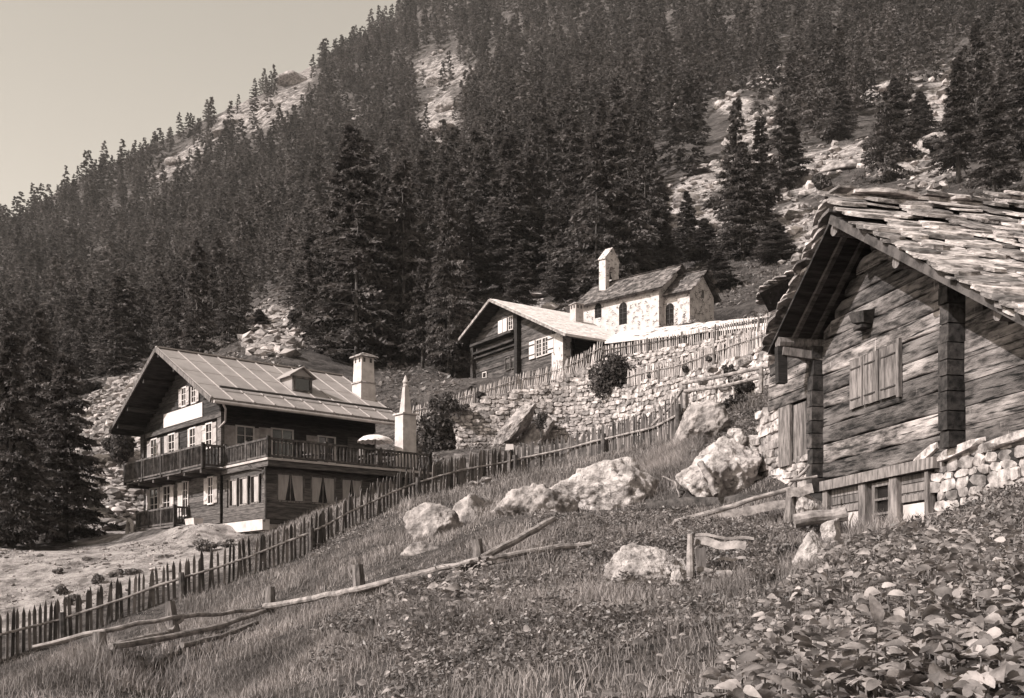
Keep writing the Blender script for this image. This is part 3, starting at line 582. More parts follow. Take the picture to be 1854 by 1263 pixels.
w = MB(); fbox(w, g, 3.9, 8.6, .08, .6, 16.35, 16.5); fbox(w, g, 3.9, 8.6, .08, .45, 15.85, 15.98); fbox(w, g, 3.9, 8.6, .08, .30, 15.6, 15.7); w.build('gallery', M['chaletold'], oh, z0=z0)
window(oh, g, 1.62, 15.02, .52, .98, z0, rows=4, mull=1, n=.08); window(oh, g, .98, 15.02, .52, .98, z0, rows=4, mull=1, n=.08)
for a0 in (.12, 2.02): b = MB(); fbox(b, g, a0, a0 + .58, .10, .15, 14.5, 15.55); o = b.build('shutter', M['white'], oh, z0=z0); each([((-.175, a0 + .02, 15.28), (-.152, a0 + .56, 15.35)), ((-.175, a0 + .02, 14.7), (-.152, a0 + .56, 14.77))], 'batten', M['rail'], o, z0)
window(oh, g, 4.62, 17.12, .42, .78, z0, rows=3, n=.08)
for a0 in (5.0, 5.52): b = MB(); fbox(b, g, a0, a0 + .46, .10, .15, 16.72, 17.52); b.build('shutter', M['white'], oh, z0=z0)
window(oh, g, 4.3, 14.7, .5, .75, z0, rows=1, mull=0, n=.08, frame='timber2'); window(oh, g, 4.95, 14.7, .5, .75, z0, rows=1, mull=0, n=.08, frame='timber2'); window(oh, g, 7.6, 14.3, .4, .6, z0, rows=2, mull=0, n=.08)
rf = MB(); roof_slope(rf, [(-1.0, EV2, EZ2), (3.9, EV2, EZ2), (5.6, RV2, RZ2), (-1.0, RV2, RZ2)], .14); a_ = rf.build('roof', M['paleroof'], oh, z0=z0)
rs = MB()
for k in range(240):
    v = random.uniform(EV2 + .1, RV2 - .3); u_ = random.uniform(-.95, 3.3); zz = EZ2 + (v - EV2) * s2; l, ww = random.uniform(.35, .8), random.uniform(.25, .5)
    if u_ + l > 3.9: continue
    rs.hexa([(u_, v, zz + .004), (u_ + l, v, zz + .004), (u_ + l, v + ww, zz + ww * s2 + .004), (u_, v + ww, zz + ww * s2 + .004)] + [(u_ + .02, v, zz + .018), (u_ + l - .03, v + .02, zz + .022), (u_ + l, v + ww, zz + ww * s2 + .012), (u_, v + ww, zz + ww * s2 + .012)])
rs.build('roof_slabs', M['paleroof'], a_, z0=z0)
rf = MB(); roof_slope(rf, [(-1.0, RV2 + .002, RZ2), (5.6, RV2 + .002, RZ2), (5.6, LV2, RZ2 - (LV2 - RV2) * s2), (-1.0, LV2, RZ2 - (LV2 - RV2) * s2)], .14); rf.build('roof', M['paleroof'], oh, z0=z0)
so2 = MB()
for va, vb, vm in ((EV2 + .02, RV2, 0), (LV2 - .02, RV2 + .004, 0)):
    za, zb = RZ2 - abs(RV2 - va) * s2 - .17, RZ2 - .17; so2.hexa([(-.96, va, za - .05), (3.8, va, za - .05), (3.8, vb, zb - .05), (-.96, vb, zb - .05), (-.96, va, za), (3.8, va, za), (3.8, vb, zb), (-.96, vb, zb)])
so2.build('soffit', M['timber'], oh, z0=z0)
f2 = MB(); f2.bar((-1.03, EV2, EZ2 - .10), (-1.03, RV2, RZ2 - .10), .05, .16); f2.bar((-1.03, RV2 + .01, RZ2 - .10), (-1.03, LV2, RZ2 - (LV2 - RV2) * s2 - .1), .05, .16); f2.build('fascia', M['pole'], oh, z0=z0)
c1 = MB(); chimney_block(c1, (3.55, 2.75), .62, .58, 17.0, 18.35, .5); c1o = c1.build('chimney', M['grey_plaster'], oh, z0=z0)
cc = MB(); chimney_block(cc, (3.55, 2.75), .74, .7, 18.36, 18.42, .5); chimney_block(cc, (3.55, 2.75), .6, .2, 18.42, 18.52, .5); cc.build('chimney_cap', M['slab'], c1o, z0=z0)
for (a0, f__) in ((2.75, gface(3.55 - .293)), (3.55, sface(2.75 - .293))): h_ = MB(); fbox(h_, f__, a0 - .2, a0 - .06, 0, .012, 18.1, 18.3); fbox(h_, f__, a0 + .06, a0 + .2, 0, .012, 18.1, 18.3); h_.build('smoke_slot', M['iron'], c1o, z0=z0)
pb = MB(); pb.xbox((.2, -1.1, 12.9), (.3, -1.0, 14.9), .1); pb.xbox((3.6, -1.9, 12.9), (3.75, -1.75, 15.0), .1); pb.xbox((1.2, -.2, 12.95), (3.9, -.1, 15.4), .2); pb.build('porch_post', M['timber'], oh, z0=z0)

# low shed with a pale slab roof in front of the chapel
sd0 = at(1095, 618, 61.5); sd1 = at(1420, 581, 54.0)
dd = sd1[:2] - sd0[:2]; Ls = np.linalg.norm(dd); du = dd / Ls; SH = Frame(1095, 61.5, math.degrees(math.atan2(du[1], du[0])))
z0 = 12.8; zs = 14.35
sh = SH.empty('low_shed', 'long low dark shed with a bright flat stone roof below the chapel', 'shed', z0)
w = MB(); boards(w, sface(.3), .3, Ls - .3, 12.8, zs - .15, 0, .06, .3, jit=.03); w.xbox((.35, .35, 12.8), (Ls - .3, 4, zs - .2), .1); w.build('wall', M['timber'], sh, z0=z0)
w = MB(); a0, b0 = (sd0[2]), (sd1[2])
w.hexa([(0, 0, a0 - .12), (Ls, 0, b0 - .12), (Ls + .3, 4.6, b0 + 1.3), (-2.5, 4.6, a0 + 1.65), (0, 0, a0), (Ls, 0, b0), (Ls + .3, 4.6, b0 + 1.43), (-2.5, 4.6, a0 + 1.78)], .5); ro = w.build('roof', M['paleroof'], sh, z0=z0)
rs = MB()
for k in range(160):
    u_ = random.uniform(0.1, Ls - .8); v = random.uniform(.02, 3.8); l, ww = random.uniform(.4, .8), random.uniform(.3, .6); zf_ = lambda uu, vv: a0 + (b0 - a0) * uu / Ls + vv * (1.78 + (1.43 - 1.78) * uu / Ls) / 4.6
    rs.hexa([(p, q, zf_(p, q) - .015) for p, q in ((u_, v), (u_ + l, v), (u_ + l, v + ww), (u_, v + ww))] + [(p, q, zf_(p, q) + e) for p, q, e in ((u_, v, .012), (u_ + l, v, .016), (u_ + l, v + ww, .004), (u_, v + ww, .004))])
rs.build('roof_slabs', M['paleroof'], ro, z0=z0)

# ================================================================== CHAPEL
z0 = 16.9
cp = CP_.empty('chapel', 'small whitewashed rubble stone chapel with open bell gable', 'chapel', z0)
def arch_poly(ac, zb, zt, w_, n=8):
    r = w_ / 2; return [(ac - r, zb), (ac + r, zb)] + [(ac + r * math.cos(t), zt - r + r * math.sin(t)) for t in np.linspace(0, math.pi, n)]
def prism(mb, f, poly, n0, n1, tone=.5):
    k = len(poly); V = [f(a, n0, z) for a, z in poly] + [f(a, n1, z) for a, z in poly]
    return mb.add(V, [tuple(range(k)), tuple(range(2 * k - 1, k - 1, -1))] + [(i, i + k, (i + 1) % k + k, (i + 1) % k) for i in range(k)], tone)
EZc, RZc, AV, WV = 20.02, 21.55, 1.85, 3.75
w = MB(); w.add([(u_, v, z) for u_ in (-6.1, 0) for v, z in ((0, 16.9), (WV, 16.9), (WV, EZc), (AV + .02, RZc - .1), (0, EZc))], [(0,1,2,3,4), (9,8,7,6,5), (0,4,9,5), (1,6,7,2), (4,3,8,9), (3,2,7,8), (0,5,6,1)], .5)
w.build('nave_wall', M['masonry'], cp, z0=z0)
cu1, cv0, cv1, ce, cr = 1.9, .6, 3.45, 19.62, 20.95
w = MB(); w.add([(u_, v, z) for u_ in (.004, cu1) for v, z in ((cv0, 16.9), (cv1, 16.9), (cv1, ce), ((cv0 + cv1) / 2, cr - .08), (cv0, ce))], [(0,1,2,3,4), (9,8,7,6,5), (0,4,9,5), (1,6,7,2), (4,3,8,9), (3,2,7,8), (0,5,6,1)], .5)
w.build('chancel_wall', M['masonry'], cp, z0=z0)
def slate_roof(u0, u1, v0, vr, v1, ze, zr, nm='roof'):
    base = MB()
    for (va, vb) in ((v0, vr), (v1, vr)):
        p = [(u0, va, ze), (u1, va, ze), (u1, vb, zr), (u0, vb, zr)] if va < vb else [(u1, va, ze), (u0, va, ze), (u0, vb, zr), (u1, vb, zr)]
        roof_slope(base, p, .10)
    o = base.build(nm, M['slate'], cp, z0=z0); sls = MB()
    for sgn, va in ((1, v0), (-1, v1)):
        n = 11
        for i in range(n):
            t0 = i / n; v = va + (vr - va) * t0; z = ze + (zr - ze) * t0; u_ = u0 - .03
            while u_ < u1:
                l = random.uniform(.18, .42); dv = sgn * abs(vr - va) / n * 1.5; dzz = (zr - ze) / n * 1.5; e = random.uniform(-.03, .02); e2 = random.uniform(.02, .06)
                A = [(u_, v + sgn * e, z), (u_ + l - .01, v + sgn * e, z), (u_ + l - .01, v + dv, z + dzz), (u_, v + dv, z + dzz)]
                if sgn < 0: A = [A[1], A[0], A[3], A[2]]
                sls.hexa([(a, b_, c) for a, b_, c in A] + [(A[0][0], A[0][1], A[0][2] + .03 + e2), (A[1][0], A[1][1], A[1][2] + .03 + e2), (A[2][0], A[2][1], A[2][2] + .012), (A[3][0], A[3][1], A[3][2] + .012)]); u_ += l
    sls.build('slate_courses', M['slate'], o, z0=z0); return o
slate_roof(-6.6, .42, -.42, AV, WV + .42, EZc - .2, RZc + .1); slate_roof(.1, cu1 + .28, cv0 - .35, (cv0 + cv1) / 2, cv1 + .4, ce - .16, cr + .1, 'chancel_roof')
for ac, zb, zt, ww, f__ in ((-4.84, 18.86, 19.82, .56, sface(0)), (-2.81, 18.08, 19.52, .64, sface(0)), (.42, 17.6, 19.0, .60, sface(cv0))):
    b = MB(); prism(b, f__, arch_poly(ac, zb, zt, ww), -.05, .006); o = b.build('arched_window', M['darkpane'], cp, z0=z0)
    b = MB(); fbox(b, f__, ac - .012, ac + .012, .008, .025, zb, zt - .02)
    for t in (.25, .5, .72): fbox(b, f__, ac - ww/2 + .01, ac + ww/2 - .01, .026, .038, zb + (zt - zb) * t, zb + (zt - zb) * t + .02)
    b.build('window_bar', M['iron'], o, z0=z0)
b = MB(); prism(b, gface(cu1, 1), arch_poly((cv0 + cv1) / 2 + .1, 19.35, 19.9, .28), -.05, .008); b.build('small_window', M['slate'], cp, z0=z0)
# bell gable: two piers and an arch, open through
bg = MB(); f__ = gface(-5.15, 1); a0, a1, zb, zt = .85, 2.35, 20.3, 23.0; am = (a0 + a1) / 2
prof = [(a0, zb), (am - .32, zb), (am - .32, 22.3)] + [(am - .32 * math.cos(t), 22.3 + .32 * math.sin(t)) for t in np.linspace(0, math.pi, 9)][1:-1] + [(am + .32, 22.3), (am + .32, zb), (a1, zb), (a1, zt), (am, 23.85), (a0, zt)]
prism(bg, f__, prof, -.27, .27); bo = bg.build('bell_gable', M['masonry'], cp, z0=z0)
b = MB(); fbox4(b, f__, [(a0 - .08, zt - .02), (am, 23.85), (am, 23.92), (a0 - .08, zt + .05)], -.31, .31); fbox4(b, f__, [(am + .002, 23.85), (a1 + .08, zt - .02), (a1 + .08, zt + .05), (am + .002, 23.92)], -.31, .31); b.build('coping', M['masonry'], bo, z0=z0)
b = MB(); b.tube([(-5.15, am, 22.3), (-5.15, am, 22.27), (-5.15, am, 22.15), (-5.15, am, 21.95), (-5.15, am, 21.85)], [.02, .10, .13, .17, .23], 12, .5); b.tube([(-5.15, am - .33, 22.33), (-5.15, am + .33, 22.33)], .03, 6, .5); b.build('bell', M['iron'], bo, smooth=True, z0=z0)
# ================================================================== BARN
z0 = 1.1
bn = BN.empty('log_barn', 'big weathered log barn with heavy slab stone roof and closed shutters', 'barn', z0)
RVb, AZ, SLL, SLR = -2.13, 6.98, .73, .60
def rzb(v): return AZ - (SLL * (v - RVb) if v > RVb else SLR * (RVb - v))
topb = lambda a: rzb(a) - .10
w = MB(); z = 2.44
while z < 6.8:                                # squared logs, each with its own waney line
    hh = random.uniform(.26, .40); aa = np.linspace(-4.3, 0, 173); ok = [a for a in aa if topb(a) >= z + hh * .5]
    if len(ok) < 4: break
    b0, b1 = ok[0], ok[-1]; K = 14; tone = random.random(); off = random.uniform(-.012, .02); V = []
    for k in range(K + 1):
        a = b0 + (b1 - b0) * k / K; dz = .022 * math.sin(k * 1.3 + z * 9) + random.uniform(-.008, .008); zt = min(z + hh, topb(a) + .02)
        V += [(0.15, a, z + dz + .016), (-.036 - off, a, z + dz + .016), (-.05 - off, a, z + dz + .034), (-.053 - off, a, (z + zt) / 2), (-.050 - off, a, zt - .02), (-.042 - off, a, zt - .004), (.15, a, zt)]
    w.add(V, [(k * 7 + j, k * 7 + j + 1, k * 7 + j + 8, k * 7 + j + 7) for k in range(K) for j in range(6)] + [tuple(range(6, -1, -1)), tuple(K * 7 + j for j in range(7))], tone)
    z += hh + .002
w.build('log_wall', M['logwood'], bn, z0=z0)
w = MB(); z = 2.5
while z < 5.4:
    hh = random.uniform(.28, .42); e = -4.66; lo = -9.5
    while lo < -4.7 and rzb(lo) - .2 < z + hh: lo += .1
    if lo < -5: w.xbox((-.05 + random.uniform(-.02, .02), lo, z + .006), (.15, e, z + hh - .006))
    z += hh
w.build('side_log_wall', M['logwood'], bn, z0=z0)
w = MB(); w.xbox((.16, -9.3, .5), (7, -4.3, 3.6), .1); w.xbox((.16, -4.3, .5), (7, 0, 4.9), .1); w.build('inner_wall', M['timber'], bn, z0=z0)
for v0_, v1_ in ((-.11, .11), (-4.55, -4.31)):
    w = MB(); z = 2.2 if v0_ > -1 else 2.5
    while z < min(rzb(v0_), rzb(v1_)) - .35:
        hh = random.uniform(.24, .33); q = random.uniform(-.03, .03); w.hexa([(-.29 + q, v0_ + q * .4, z + .01), (.1, v0_, z + .01), (.1, v1_, z + .01), (-.29 + q, v1_, z + .01), (-.29 + q * 1.2, v0_ + q * .4, z + hh - .01), (.1, v0_, z + hh - .01), (.1, v1_, z + hh - .01), (-.29 + q, v1_, z + hh - .01)]); z += hh
    w.build('corner_log_ends', M['logend'], bn, z0=z0)
w = MB(); w.bar((-.03, .0, 2.32), (-.03, -3.92, 2.34), .22, .19); w.build('sill_beam', M['oldwood'], bn, z0=z0)
sh_ = []
for a0, a1 in ((-1.20, -1.64), (-1.68, -2.20), (-2.24, -2.80)):
    b = MB(); nb = 3
    for k in range(nb): x0 = a0 + (a1 - a0) * k / nb; x1 = a0 + (a1 - a0) * (k + 1) / nb; b.xbox((-.105 + random.uniform(-.004, .004), x1 + .003, 3.68 + random.uniform(-.006, .006)), (-.07, x0 - .003, 4.60))
    o = b.build('shutter', M['oldwood'], bn, z0=z0)
    for zz in (3.84, 4.42): b = MB(); b.xbox((-.122, a1 + .04 if a0 > -1.3 or a0 < -2.2 else a1 + .1, zz), (-.108, a0 - .05, zz + .022), .1); b.build('hinge_strap', M['iron'], o, z0=z0)
b = MB(); b.xbox((-.13, -2.90, 3.62), (-.06, -2.815, 4.66), .4); b.build('window_jamb', M['oldwood'], bn, z0=z0)
b = MB(); b.hexa([(-.30, -1.62, 5.22), (-.05, -1.56, 5.18), (-.05, -1.95, 5.14), (-.26, -1.98, 5.16), (-.36, -1.60, 5.40), (-.05, -1.52, 5.42), (-.05, -2.02, 5.40), (-.30, -2.02, 5.36)], .3); b.xbox((-.27, -1.92, 5.08), (-.05, -1.62, 5.139), .2); b.build('log_bracket', M['logend'], bn, z0=z0)
# base storey: posts, plastered infill, three paned window, rubble
for a0, ww, ln in ((-.13, .20, 0), (-1.48, .26, 0), (-2.52, .26, 0), (-3.60, .12, .02)):
    b = MB(); b.hexa([(-.08, a0 - ww, .9), (.06, a0 - ww, .9), (.06, a0, .9), (-.08, a0, .9), (-.09, a0 - ww + .02, 2.22), (.06, a0 - ww + .02, 2.22), (.06, a0 - .01, 2.22), (-.09, a0 - .01, 2.22)]); b.build('post', M['oldwood'], bn, z0=z0)
each([((.03, -1.47, .8), (.14, -.34, 1.75)), ((.03, -3.6, .8), (.14, -2.79, 1.72))], 'infill_panel', M['plaster'], bn, z0)
for a0, a1 in ((-1.47, -.34), (-3.6, -2.79)):
    b = MB(); b.xbox((.021, a0 + .002, 1.752), (.10, a1 - .002, 2.215), .1)
    for zz in (1.76, 1.925, 2.085): b.xbox((.0, a0, zz), (.11, a1, zz + random.uniform(.12, .15)))
    b.build('infill_boards', M['oldwood'], bn, z0=z0)
gb = gface(0.0)
fr = MB()
for a0, a1, za, zb in ((-2.50, -2.42, 1.3, 2.2), (-1.98, -1.88, 1.3, 2.2), (-2.419, -1.981, 2.12, 2.2), (-2.419, -1.981, 1.86, 1.90), (-2.419, -1.981, 1.60, 1.64), (-2.419, -1.981, 1.3, 1.36)): fbox(fr, gb, a0, a1, -.02, .04, za, zb)
wo_ = fr.build('window', M['post'], bn, z0=z0); p = MB(); fbox(p, gb, -2.42, -1.98, -.05, -.03, 1.34, 2.14); p.build('pane', M['glass'], wo_, z0=z0)
def stonepile(mb, n, fn, s0, s1, lv=1):
    for i in range(n):
        c = fn(i); s = random.uniform(s0, s1); V, Fc = rock_shape(lv, random.randint(0, 9999), 8, .05); mb.add(V * np.array([s * random.uniform(.8, 1.4), s * random.uniform(.8, 1.4), s * random.uniform(.45, .8)]) + c, Fc)
p = MB()
def packed(mb, f, a0, a1, za, zb, hrow=.18, lrow=.34, dep=.16, jut=.05, topf=None):   # dry laid courses
    z = za; row = 0
    while z < zb:
        hh = hrow * random.uniform(.7, 1.3); a = a0 + random.uniform(-.2, 0)
        while a < a1:
            l = lrow * random.uniform(.5, 1.5)
            if topf is None or z + hh * .5 < topf(a + l / 2):
                V, Fc = rock_shape(1, random.randint(0, 9999), 7, .04, 10); V = np.clip(V, -.58, .58) / .58 * .5; nj = random.uniform(0, jut)
                V = V[:, [0, 1, 2]] * np.array([l * 1.04, dep * 2, hh * 1.06])
                rt = random.gauss(0, .10); cr, sr = math.cos(rt), math.sin(rt); sc_ = random.uniform(.9, 1.06); P = np.array([f(a + l / 2 + (q[0] * cr - q[2] * sr) * sc_, -dep + nj - q[1], z + hh / 2 + (q[0] * sr + q[2] * cr) * sc_) for q in V]); mb.add(P, Fc)
            a += l
        z += hh * .97
packed(p, gb, -6.5, -3.9, .8, 2.42, .15, .30); p.build('stone_base', M['stone'], bn, z0=z0)
p = MB(); packed(p, gface(-.1), -6.5, -3.95, 2.40, 2.52, .15, .9, .25, .06); p.build('stone_ledge', M['stone'], bn, z0=z0)
p = MB(); p.xbox((.0, -6.4, .5), (.3, -3.95, 2.41), .1); p.xbox((.16, -4, .5), (.3, 0, 2.3), .1); p.build('footing', M['timber'], bn, z0=z0)
# annex behind the corner: logs over a door board and a dry stone pier
ga = gface(.10)
p = MB(); z = 4.26
for hh in (.24, .28, .24, .26): fbox(p, ga, .30, 2.5 - (z - 4.26) * .2, 0, .10 + random.uniform(-.02, .03), z + .008, z + hh - .008); z += hh
an = p.build('annex_logs', M['logwood'], bn, z0=z0)
p = MB(); fbox(p, ga, 1.45, 1.98, .02, .09, 2.95, 4.25, .9); p.build('door_jamb', M['post'], bn, z0=z0)
p = MB(); [fbox(p, ga, .28 + k * .19, .28 + k * .19 + .18, -.02, .02, 3.0, 4.22) for k in range(6)]; p.build('door', M['oldwood'], bn, z0=z0)
p = MB(); packed(p, ga, 1.98, 3.05, 2.4, 4.24, .15, .42, .2, .08); packed(p, ga, .2, 2.0, 2.4, 2.98, .16, .4, .2, .06); p.build('stone_pier', M['stone'], bn, z0=z0)
p = MB(); p.xbox((.28, .2, 2.0), (2, 3.0, 4.9), .1); p.build('annex_core', M['timber'], bn, z0=z0)
# roof: deck, purlins, verge board, slabs
dk = MB()
for va, vb in ((.42, RVb), (-9.6, RVb)):
    n = 26
    for i in range(n):
        t0, t1 = i / n, (i + 1) / n; v0_, v1_ = va + (vb - va) * t0, va + (vb - va) * t1; z_a, z_b = rzb(v0_), rzb(v1_); q = random.uniform(-.006, .006)
        dk.hexa([(-1, v0_, z_a - .06 + q), (7, v0_, z_a - .06 + q), (7, v1_, z_b - .06 + q), (-1, v1_, z_b - .06 + q), (-1, v0_, z_a + q), (7, v0_, z_a + q), (7, v1_, z_b + q), (-1, v1_, z_b + q)])
dko = dk.build('roof_deck', M['timber'], bn, z0=z0)
for v, dz, r_, ex in ((RVb, -.22, .13, -.95), (-4.17, -.20, .11, -.98), (.06, -.18, .12, -.96), (-6.6, -.2, .11, -.9)):
    p = MB(); p.tube([(ex, v, rzb(v) + dz), (0, v, rzb(v) + dz), (3, v, rzb(v) + dz)], r_, 9, .5, rough=.06); p.build('purlin', M['post'], bn, z0=z0)
p = MB(); p.bar((-.92, RVb + .02, AZ - .78), (-.92, RVb + .02, AZ - .32), .10, .16); p.build('ridge_post', M['post'], bn, z0=z0)
p = MB(); p.bar((-.90, .02, 4.38), (-.90, .05, 5.12), .20, .14); p.build('hanging_post', M['timber'], bn, z0=z0)
p = MB(); p.bar((-.9, .0, 5.02), (.1, -.05, 4.92), .14, .16); p.hexa([(-.6, .06, 4.98), (-.1, .06, 4.72), (-.1, .12, 4.72), (-.6, .12, 4.98), (-.9, .06, 5.12), (-.05, .06, 4.95), (-.05, .12, 4.95), (-.9, .12, 5.12)]); p.build('eaves_bracket', M['oldwood'], bn, z0=z0)
for va, vb in ((RVb - .02, -9.6),):
    p = MB(); p.bar((-1.03, va, rzb(va) - .04), (-1.03, vb, rzb(vb) - .04), .05, .15); p.build('verge_board', M['rail'], bn, z0=z0)
p = MB()
for u_ in (-.62, -.2): p.bar((u_, .38, rzb(.38) - .10), (u_, RVb, rzb(RVb) - .10), .09, .08)
p.build('rafter', M['timber2'], bn, z0=z0)
sl_ = MB()
def slab(uc, vc, zc, l, dp_, th, slope, sg):     # irregular split stone laid on the slope
    K = 9; cs = 1 / math.sqrt(1 + slope ** 2); top = []; bot = []; n0 = random.random() * 9; tx, ty = random.uniform(-.035, .035), random.uniform(-.15, .0)
    for k in range(K):
        a = 2 * math.pi * k / K; c_, s_ = math.cos(a), math.sin(a); rr = 1 / max(abs(c_), abs(s_)) ** .8 * random.uniform(.82, 1.05)
        x = c_ * rr * l / 2; y = s_ * rr * dp_ / 2; lift = x * tx + y * ty
        for arr, h_ in ((bot, 0), (top, th * random.uniform(.75, 1.1))): arr.append((uc + x, vc + sg * (y * cs), zc + y * cs * slope + h_ + lift))
    sl_.add(bot + top, [tuple(range(K - 1, -1, -1)), tuple(range(K, 2 * K))] + [(k, (k + 1) % K, K + (k + 1) % K, K + k) for k in range(K)])
def lay(va, vb, slope, sg, u1, rise):
    L = abs(vb - va); s = 0
    while s < L + .05:
        v = va + sg * s; u_ = -1.16 + random.uniform(-.06, .05)
        while u_ < u1:
            l = random.choice([random.uniform(.3, .7), random.uniform(.6, 1.6)]); th = random.uniform(.025, .075)
            up = .03 + .33 * math.exp(-(L - s) / .8) * random.uniform(.75, 1.1) + rise * max(0, u_ + 1) * (s / L) + random.uniform(0, .08)
            slab(u_ + l / 2, v, rzb(v) + up, l, random.uniform(.38, .6), th, slope, sg)
            if random.random() < .3: slab(u_ + l / 2, v + sg * .05, rzb(v) + up - th * 1.1, l * .8, .45, th, slope, sg)
            u_ += l * random.uniform(.86, .98)
        s += random.uniform(.11, .17)
lay(-9.5, RVb, SLR, 1, 4.5, .10); lay(.46, RVb, SLL, -1, 1.2, 0)
for k in range(40): slab(random.uniform(-.55, 4.5), RVb + random.uniform(-.1, .12), AZ + .34 + random.uniform(0, .10), random.uniform(.5, 1.3), random.uniform(.4, .6), random.uniform(.04, .08), 0.02, 1)
sl_.build('stone_slabs', M['slab'], dko, z0=z0)
th_ = thing('log_trough', 'short hollow log lying on stones at the barn foot', 'log', at(1490, 937, 19.8)); p = MB(); p.tube([(-.5, .05, -.06), (-.2, 0, 0), (.15, 0, .02), (.4, -.05, .07)], [.13, .13, .12, .14], 12, .5, rough=.08); p.build('log', M['pole'], th_); p = MB(); p.tube([(.401, -.05, .0701), (.41, -.0515, .0715)], .11, 12, .1); p.build('hollow_end', M['iron'], th_)

# stone roofed hut just behind the barn
HT = Frame(1405, 34, -20); z0 = 5.0; ht = HT.empty('stone_hut', 'dark little hut with slab roof peeping out behind the barn eave', 'hut', z0)
p = MB(); boards(p, sface(0), .45, 4, 5.2, 9.7, 0, .06, .25); p.xbox((.5, .05, 5), (4, 2, 9.6), .1); p.build('wall', M['timber'], ht, z0=z0)
sl_ = MB(); 
p = MB(); p.hexa([(-.45, -.4, 9.45), (1.3, -.4, 10.15), (1.3, 2, 10.15), (-.45, 2, 9.45), (-.45, -.4, 9.52), (1.3, -.4, 10.22), (1.3, 2, 10.22), (-.45, 2, 9.52)]); ro = p.build('roof', M['timber2'], ht, z0=z0)
for k in range(90): u_ = random.uniform(-.5, 1.2); slab(u_, random.uniform(-.45, 1.6), 9.52 + (u_ + .45) * .4 + random.uniform(0, .08), random.uniform(.3, .5), random.uniform(.4, .7), random.uniform(.03, .06), 0.02, 1)
sl_.build('stone_slabs', M['slab'], ro, z0=z0)

# ================================================================== RETAINING WALLS
def stone_wall(name, label, pts, hrow, lrow, mat_='stone'):
    P = [(*at(px, 0, Y)[:2], at(px, tp, Y)[2], at(px, bp, Y)[2]) for px, tp, bp, Y in pts]
    t = thing(name, label, 'retaining wall', (P[0][0], P[0][1], P[0][3])); mb = MB(); bk = MB(); loc = np.array([P[0][0], P[0][1], P[0][3]])
    for (x0, y0, t0, b0), (x1, y1, t1, b1) in zip(P[:-1], P[1:]):
        d = np.array([x1 - x0, y1 - y0]); L = np.linalg.norm(d); d /= L; n = np.array([d[1], -d[0]])
        f = lambda a, q, z: (x0 + d[0] * a + n[0] * q, y0 + d[1] * a + n[1] * q, z)
        packed(mb, f, 0, L, min(b0, b1) - .3, max(t0, t1), hrow, lrow, .2, .12, topf=lambda a: t0 + (t1 - t0) * np.clip(a / L, 0, 1) + random.uniform(-.1, .1))
        bk.hexa([f(0, -.9, b0 - .8), f(L, -.9, b1 - .8), f(L, -.12, b1 - .8), f(0, -.12, b0 - .8), f(0, -.9, t0 - .12), f(L, -.9, t1 - .12), f(L, -.12, t1 - .12), f(0, -.12, t0 - .12)], .2)
    mb.build('stone_face', M[mat_], t, loc=loc).location = (0, 0, 0); bk.build('wall_core', M['bark'], t, loc=loc).location = (0, 0, 0)
    return t
stone_wall('retaining_wall', 'high dry stone retaining wall below the old timber house', WALLS[0], .19, .36)
stone_wall('retaining_wall', 'dry stone retaining wall running down behind the large bush to the right', WALLS[1], .21, .40)
stone_wall('retaining_wall', 'narrow upper terrace wall of pale stone under the dark picket fence', WALLS[2], .17, .36)
def rock(name, label, px, py, rx, ry, Y, mt, seed, lv=4, dep=None, rz=0, planes=11, group=None, sink=1.0, shear=0.0):
    c = at(px, py, Y); s = Y / F; V, Fc = rock_shape(lv, seed, planes); a, b_, h_ = rx * s, (dep or (rx + ry) / 2 * s), ry * s
    ex = np.abs(V).max(0); V = V / ex * np.array([a, b_, h_ * sink]); cz, sz = math.cos(rz), math.sin(rz)
    V[:, 0] += shear * V[:, 2]
    mb = MB(); mb.add(V, Fc, .5); o = mb.build(name, M[mt], smooth=True); o.location = tuple(c)
    return tag(o, label, 'rock', group)
rock('rock_outcrop', 'smooth slanting bedrock outcrop under the middle of the retaining wall', 920, 782, 30, 56, 59.7, 'boulder', 5, 5, .8, shear=.75)
rock('rock_outcrop', 'narrow rock rib leaning on the retaining wall right of the outcrop', 968, 786, 26, 48, 59.9, 'boulder', 8, 5, .7, shear=.55)
rock('boulder', 'largest foreground boulder with bright right face and turf on its crown', 1088, 905, 112, 88, 26.8, 'paleboulder', 23, 5, 1.5)
rock('boulder', 'low grey shoulder of rock left of the largest boulder', 965, 940, 90, 62, 26.2, 'boulder', 31, 5, 1.1)
rock('boulder', 'pitted pale boulder with a stick against it, left of the barn', 1310, 872, 90, 84, 25.2, 'paleboulder', 42, 5, 1.2)
rock('boulder', 'rounded grey boulder just right of the picket fence end', 1276, 780, 56, 50, 31.3, 'boulder', 57, 5, .9)
rock('boulder', 'upright rounded boulder in the meadow with tufts on its right', 790, 962, 62, 60, 27.6, 'boulder', 61, 5, .8)
rock('boulder', 'sloping rock half sunk in the meadow behind the upright boulder', 862, 955, 50, 62, 29.0, 'boulder', 66, 4, .8)
rock('boulder', 'flat grey rock directly above the log rail', 785, 1028, 80, 52, 24.1, 'boulder', 72, 5, .9)
rock('boulder', 'thin flat slab of rock lying in the grass', 680, 1036, 50, 20, 26, 'boulder', 77, 4, .7)
rock('boulder', 'jagged bright rock ridge below the weedy slope', 1158, 1042, 100, 60, 17.4, 'paleboulder', 83, 5, .55, planes=16)
rock('boulder', 'pale broken rock at the foot of the plank gate post', 1268, 1088, 52, 42, 16.1, 'paleboulder', 88, 5, .3, planes=16)
rock('boulder', 'small white upright rock between jagged ridge and gate post', 1230, 1078, 22, 48, 16.4, 'paleboulder', 91, 4, .18, planes=14)
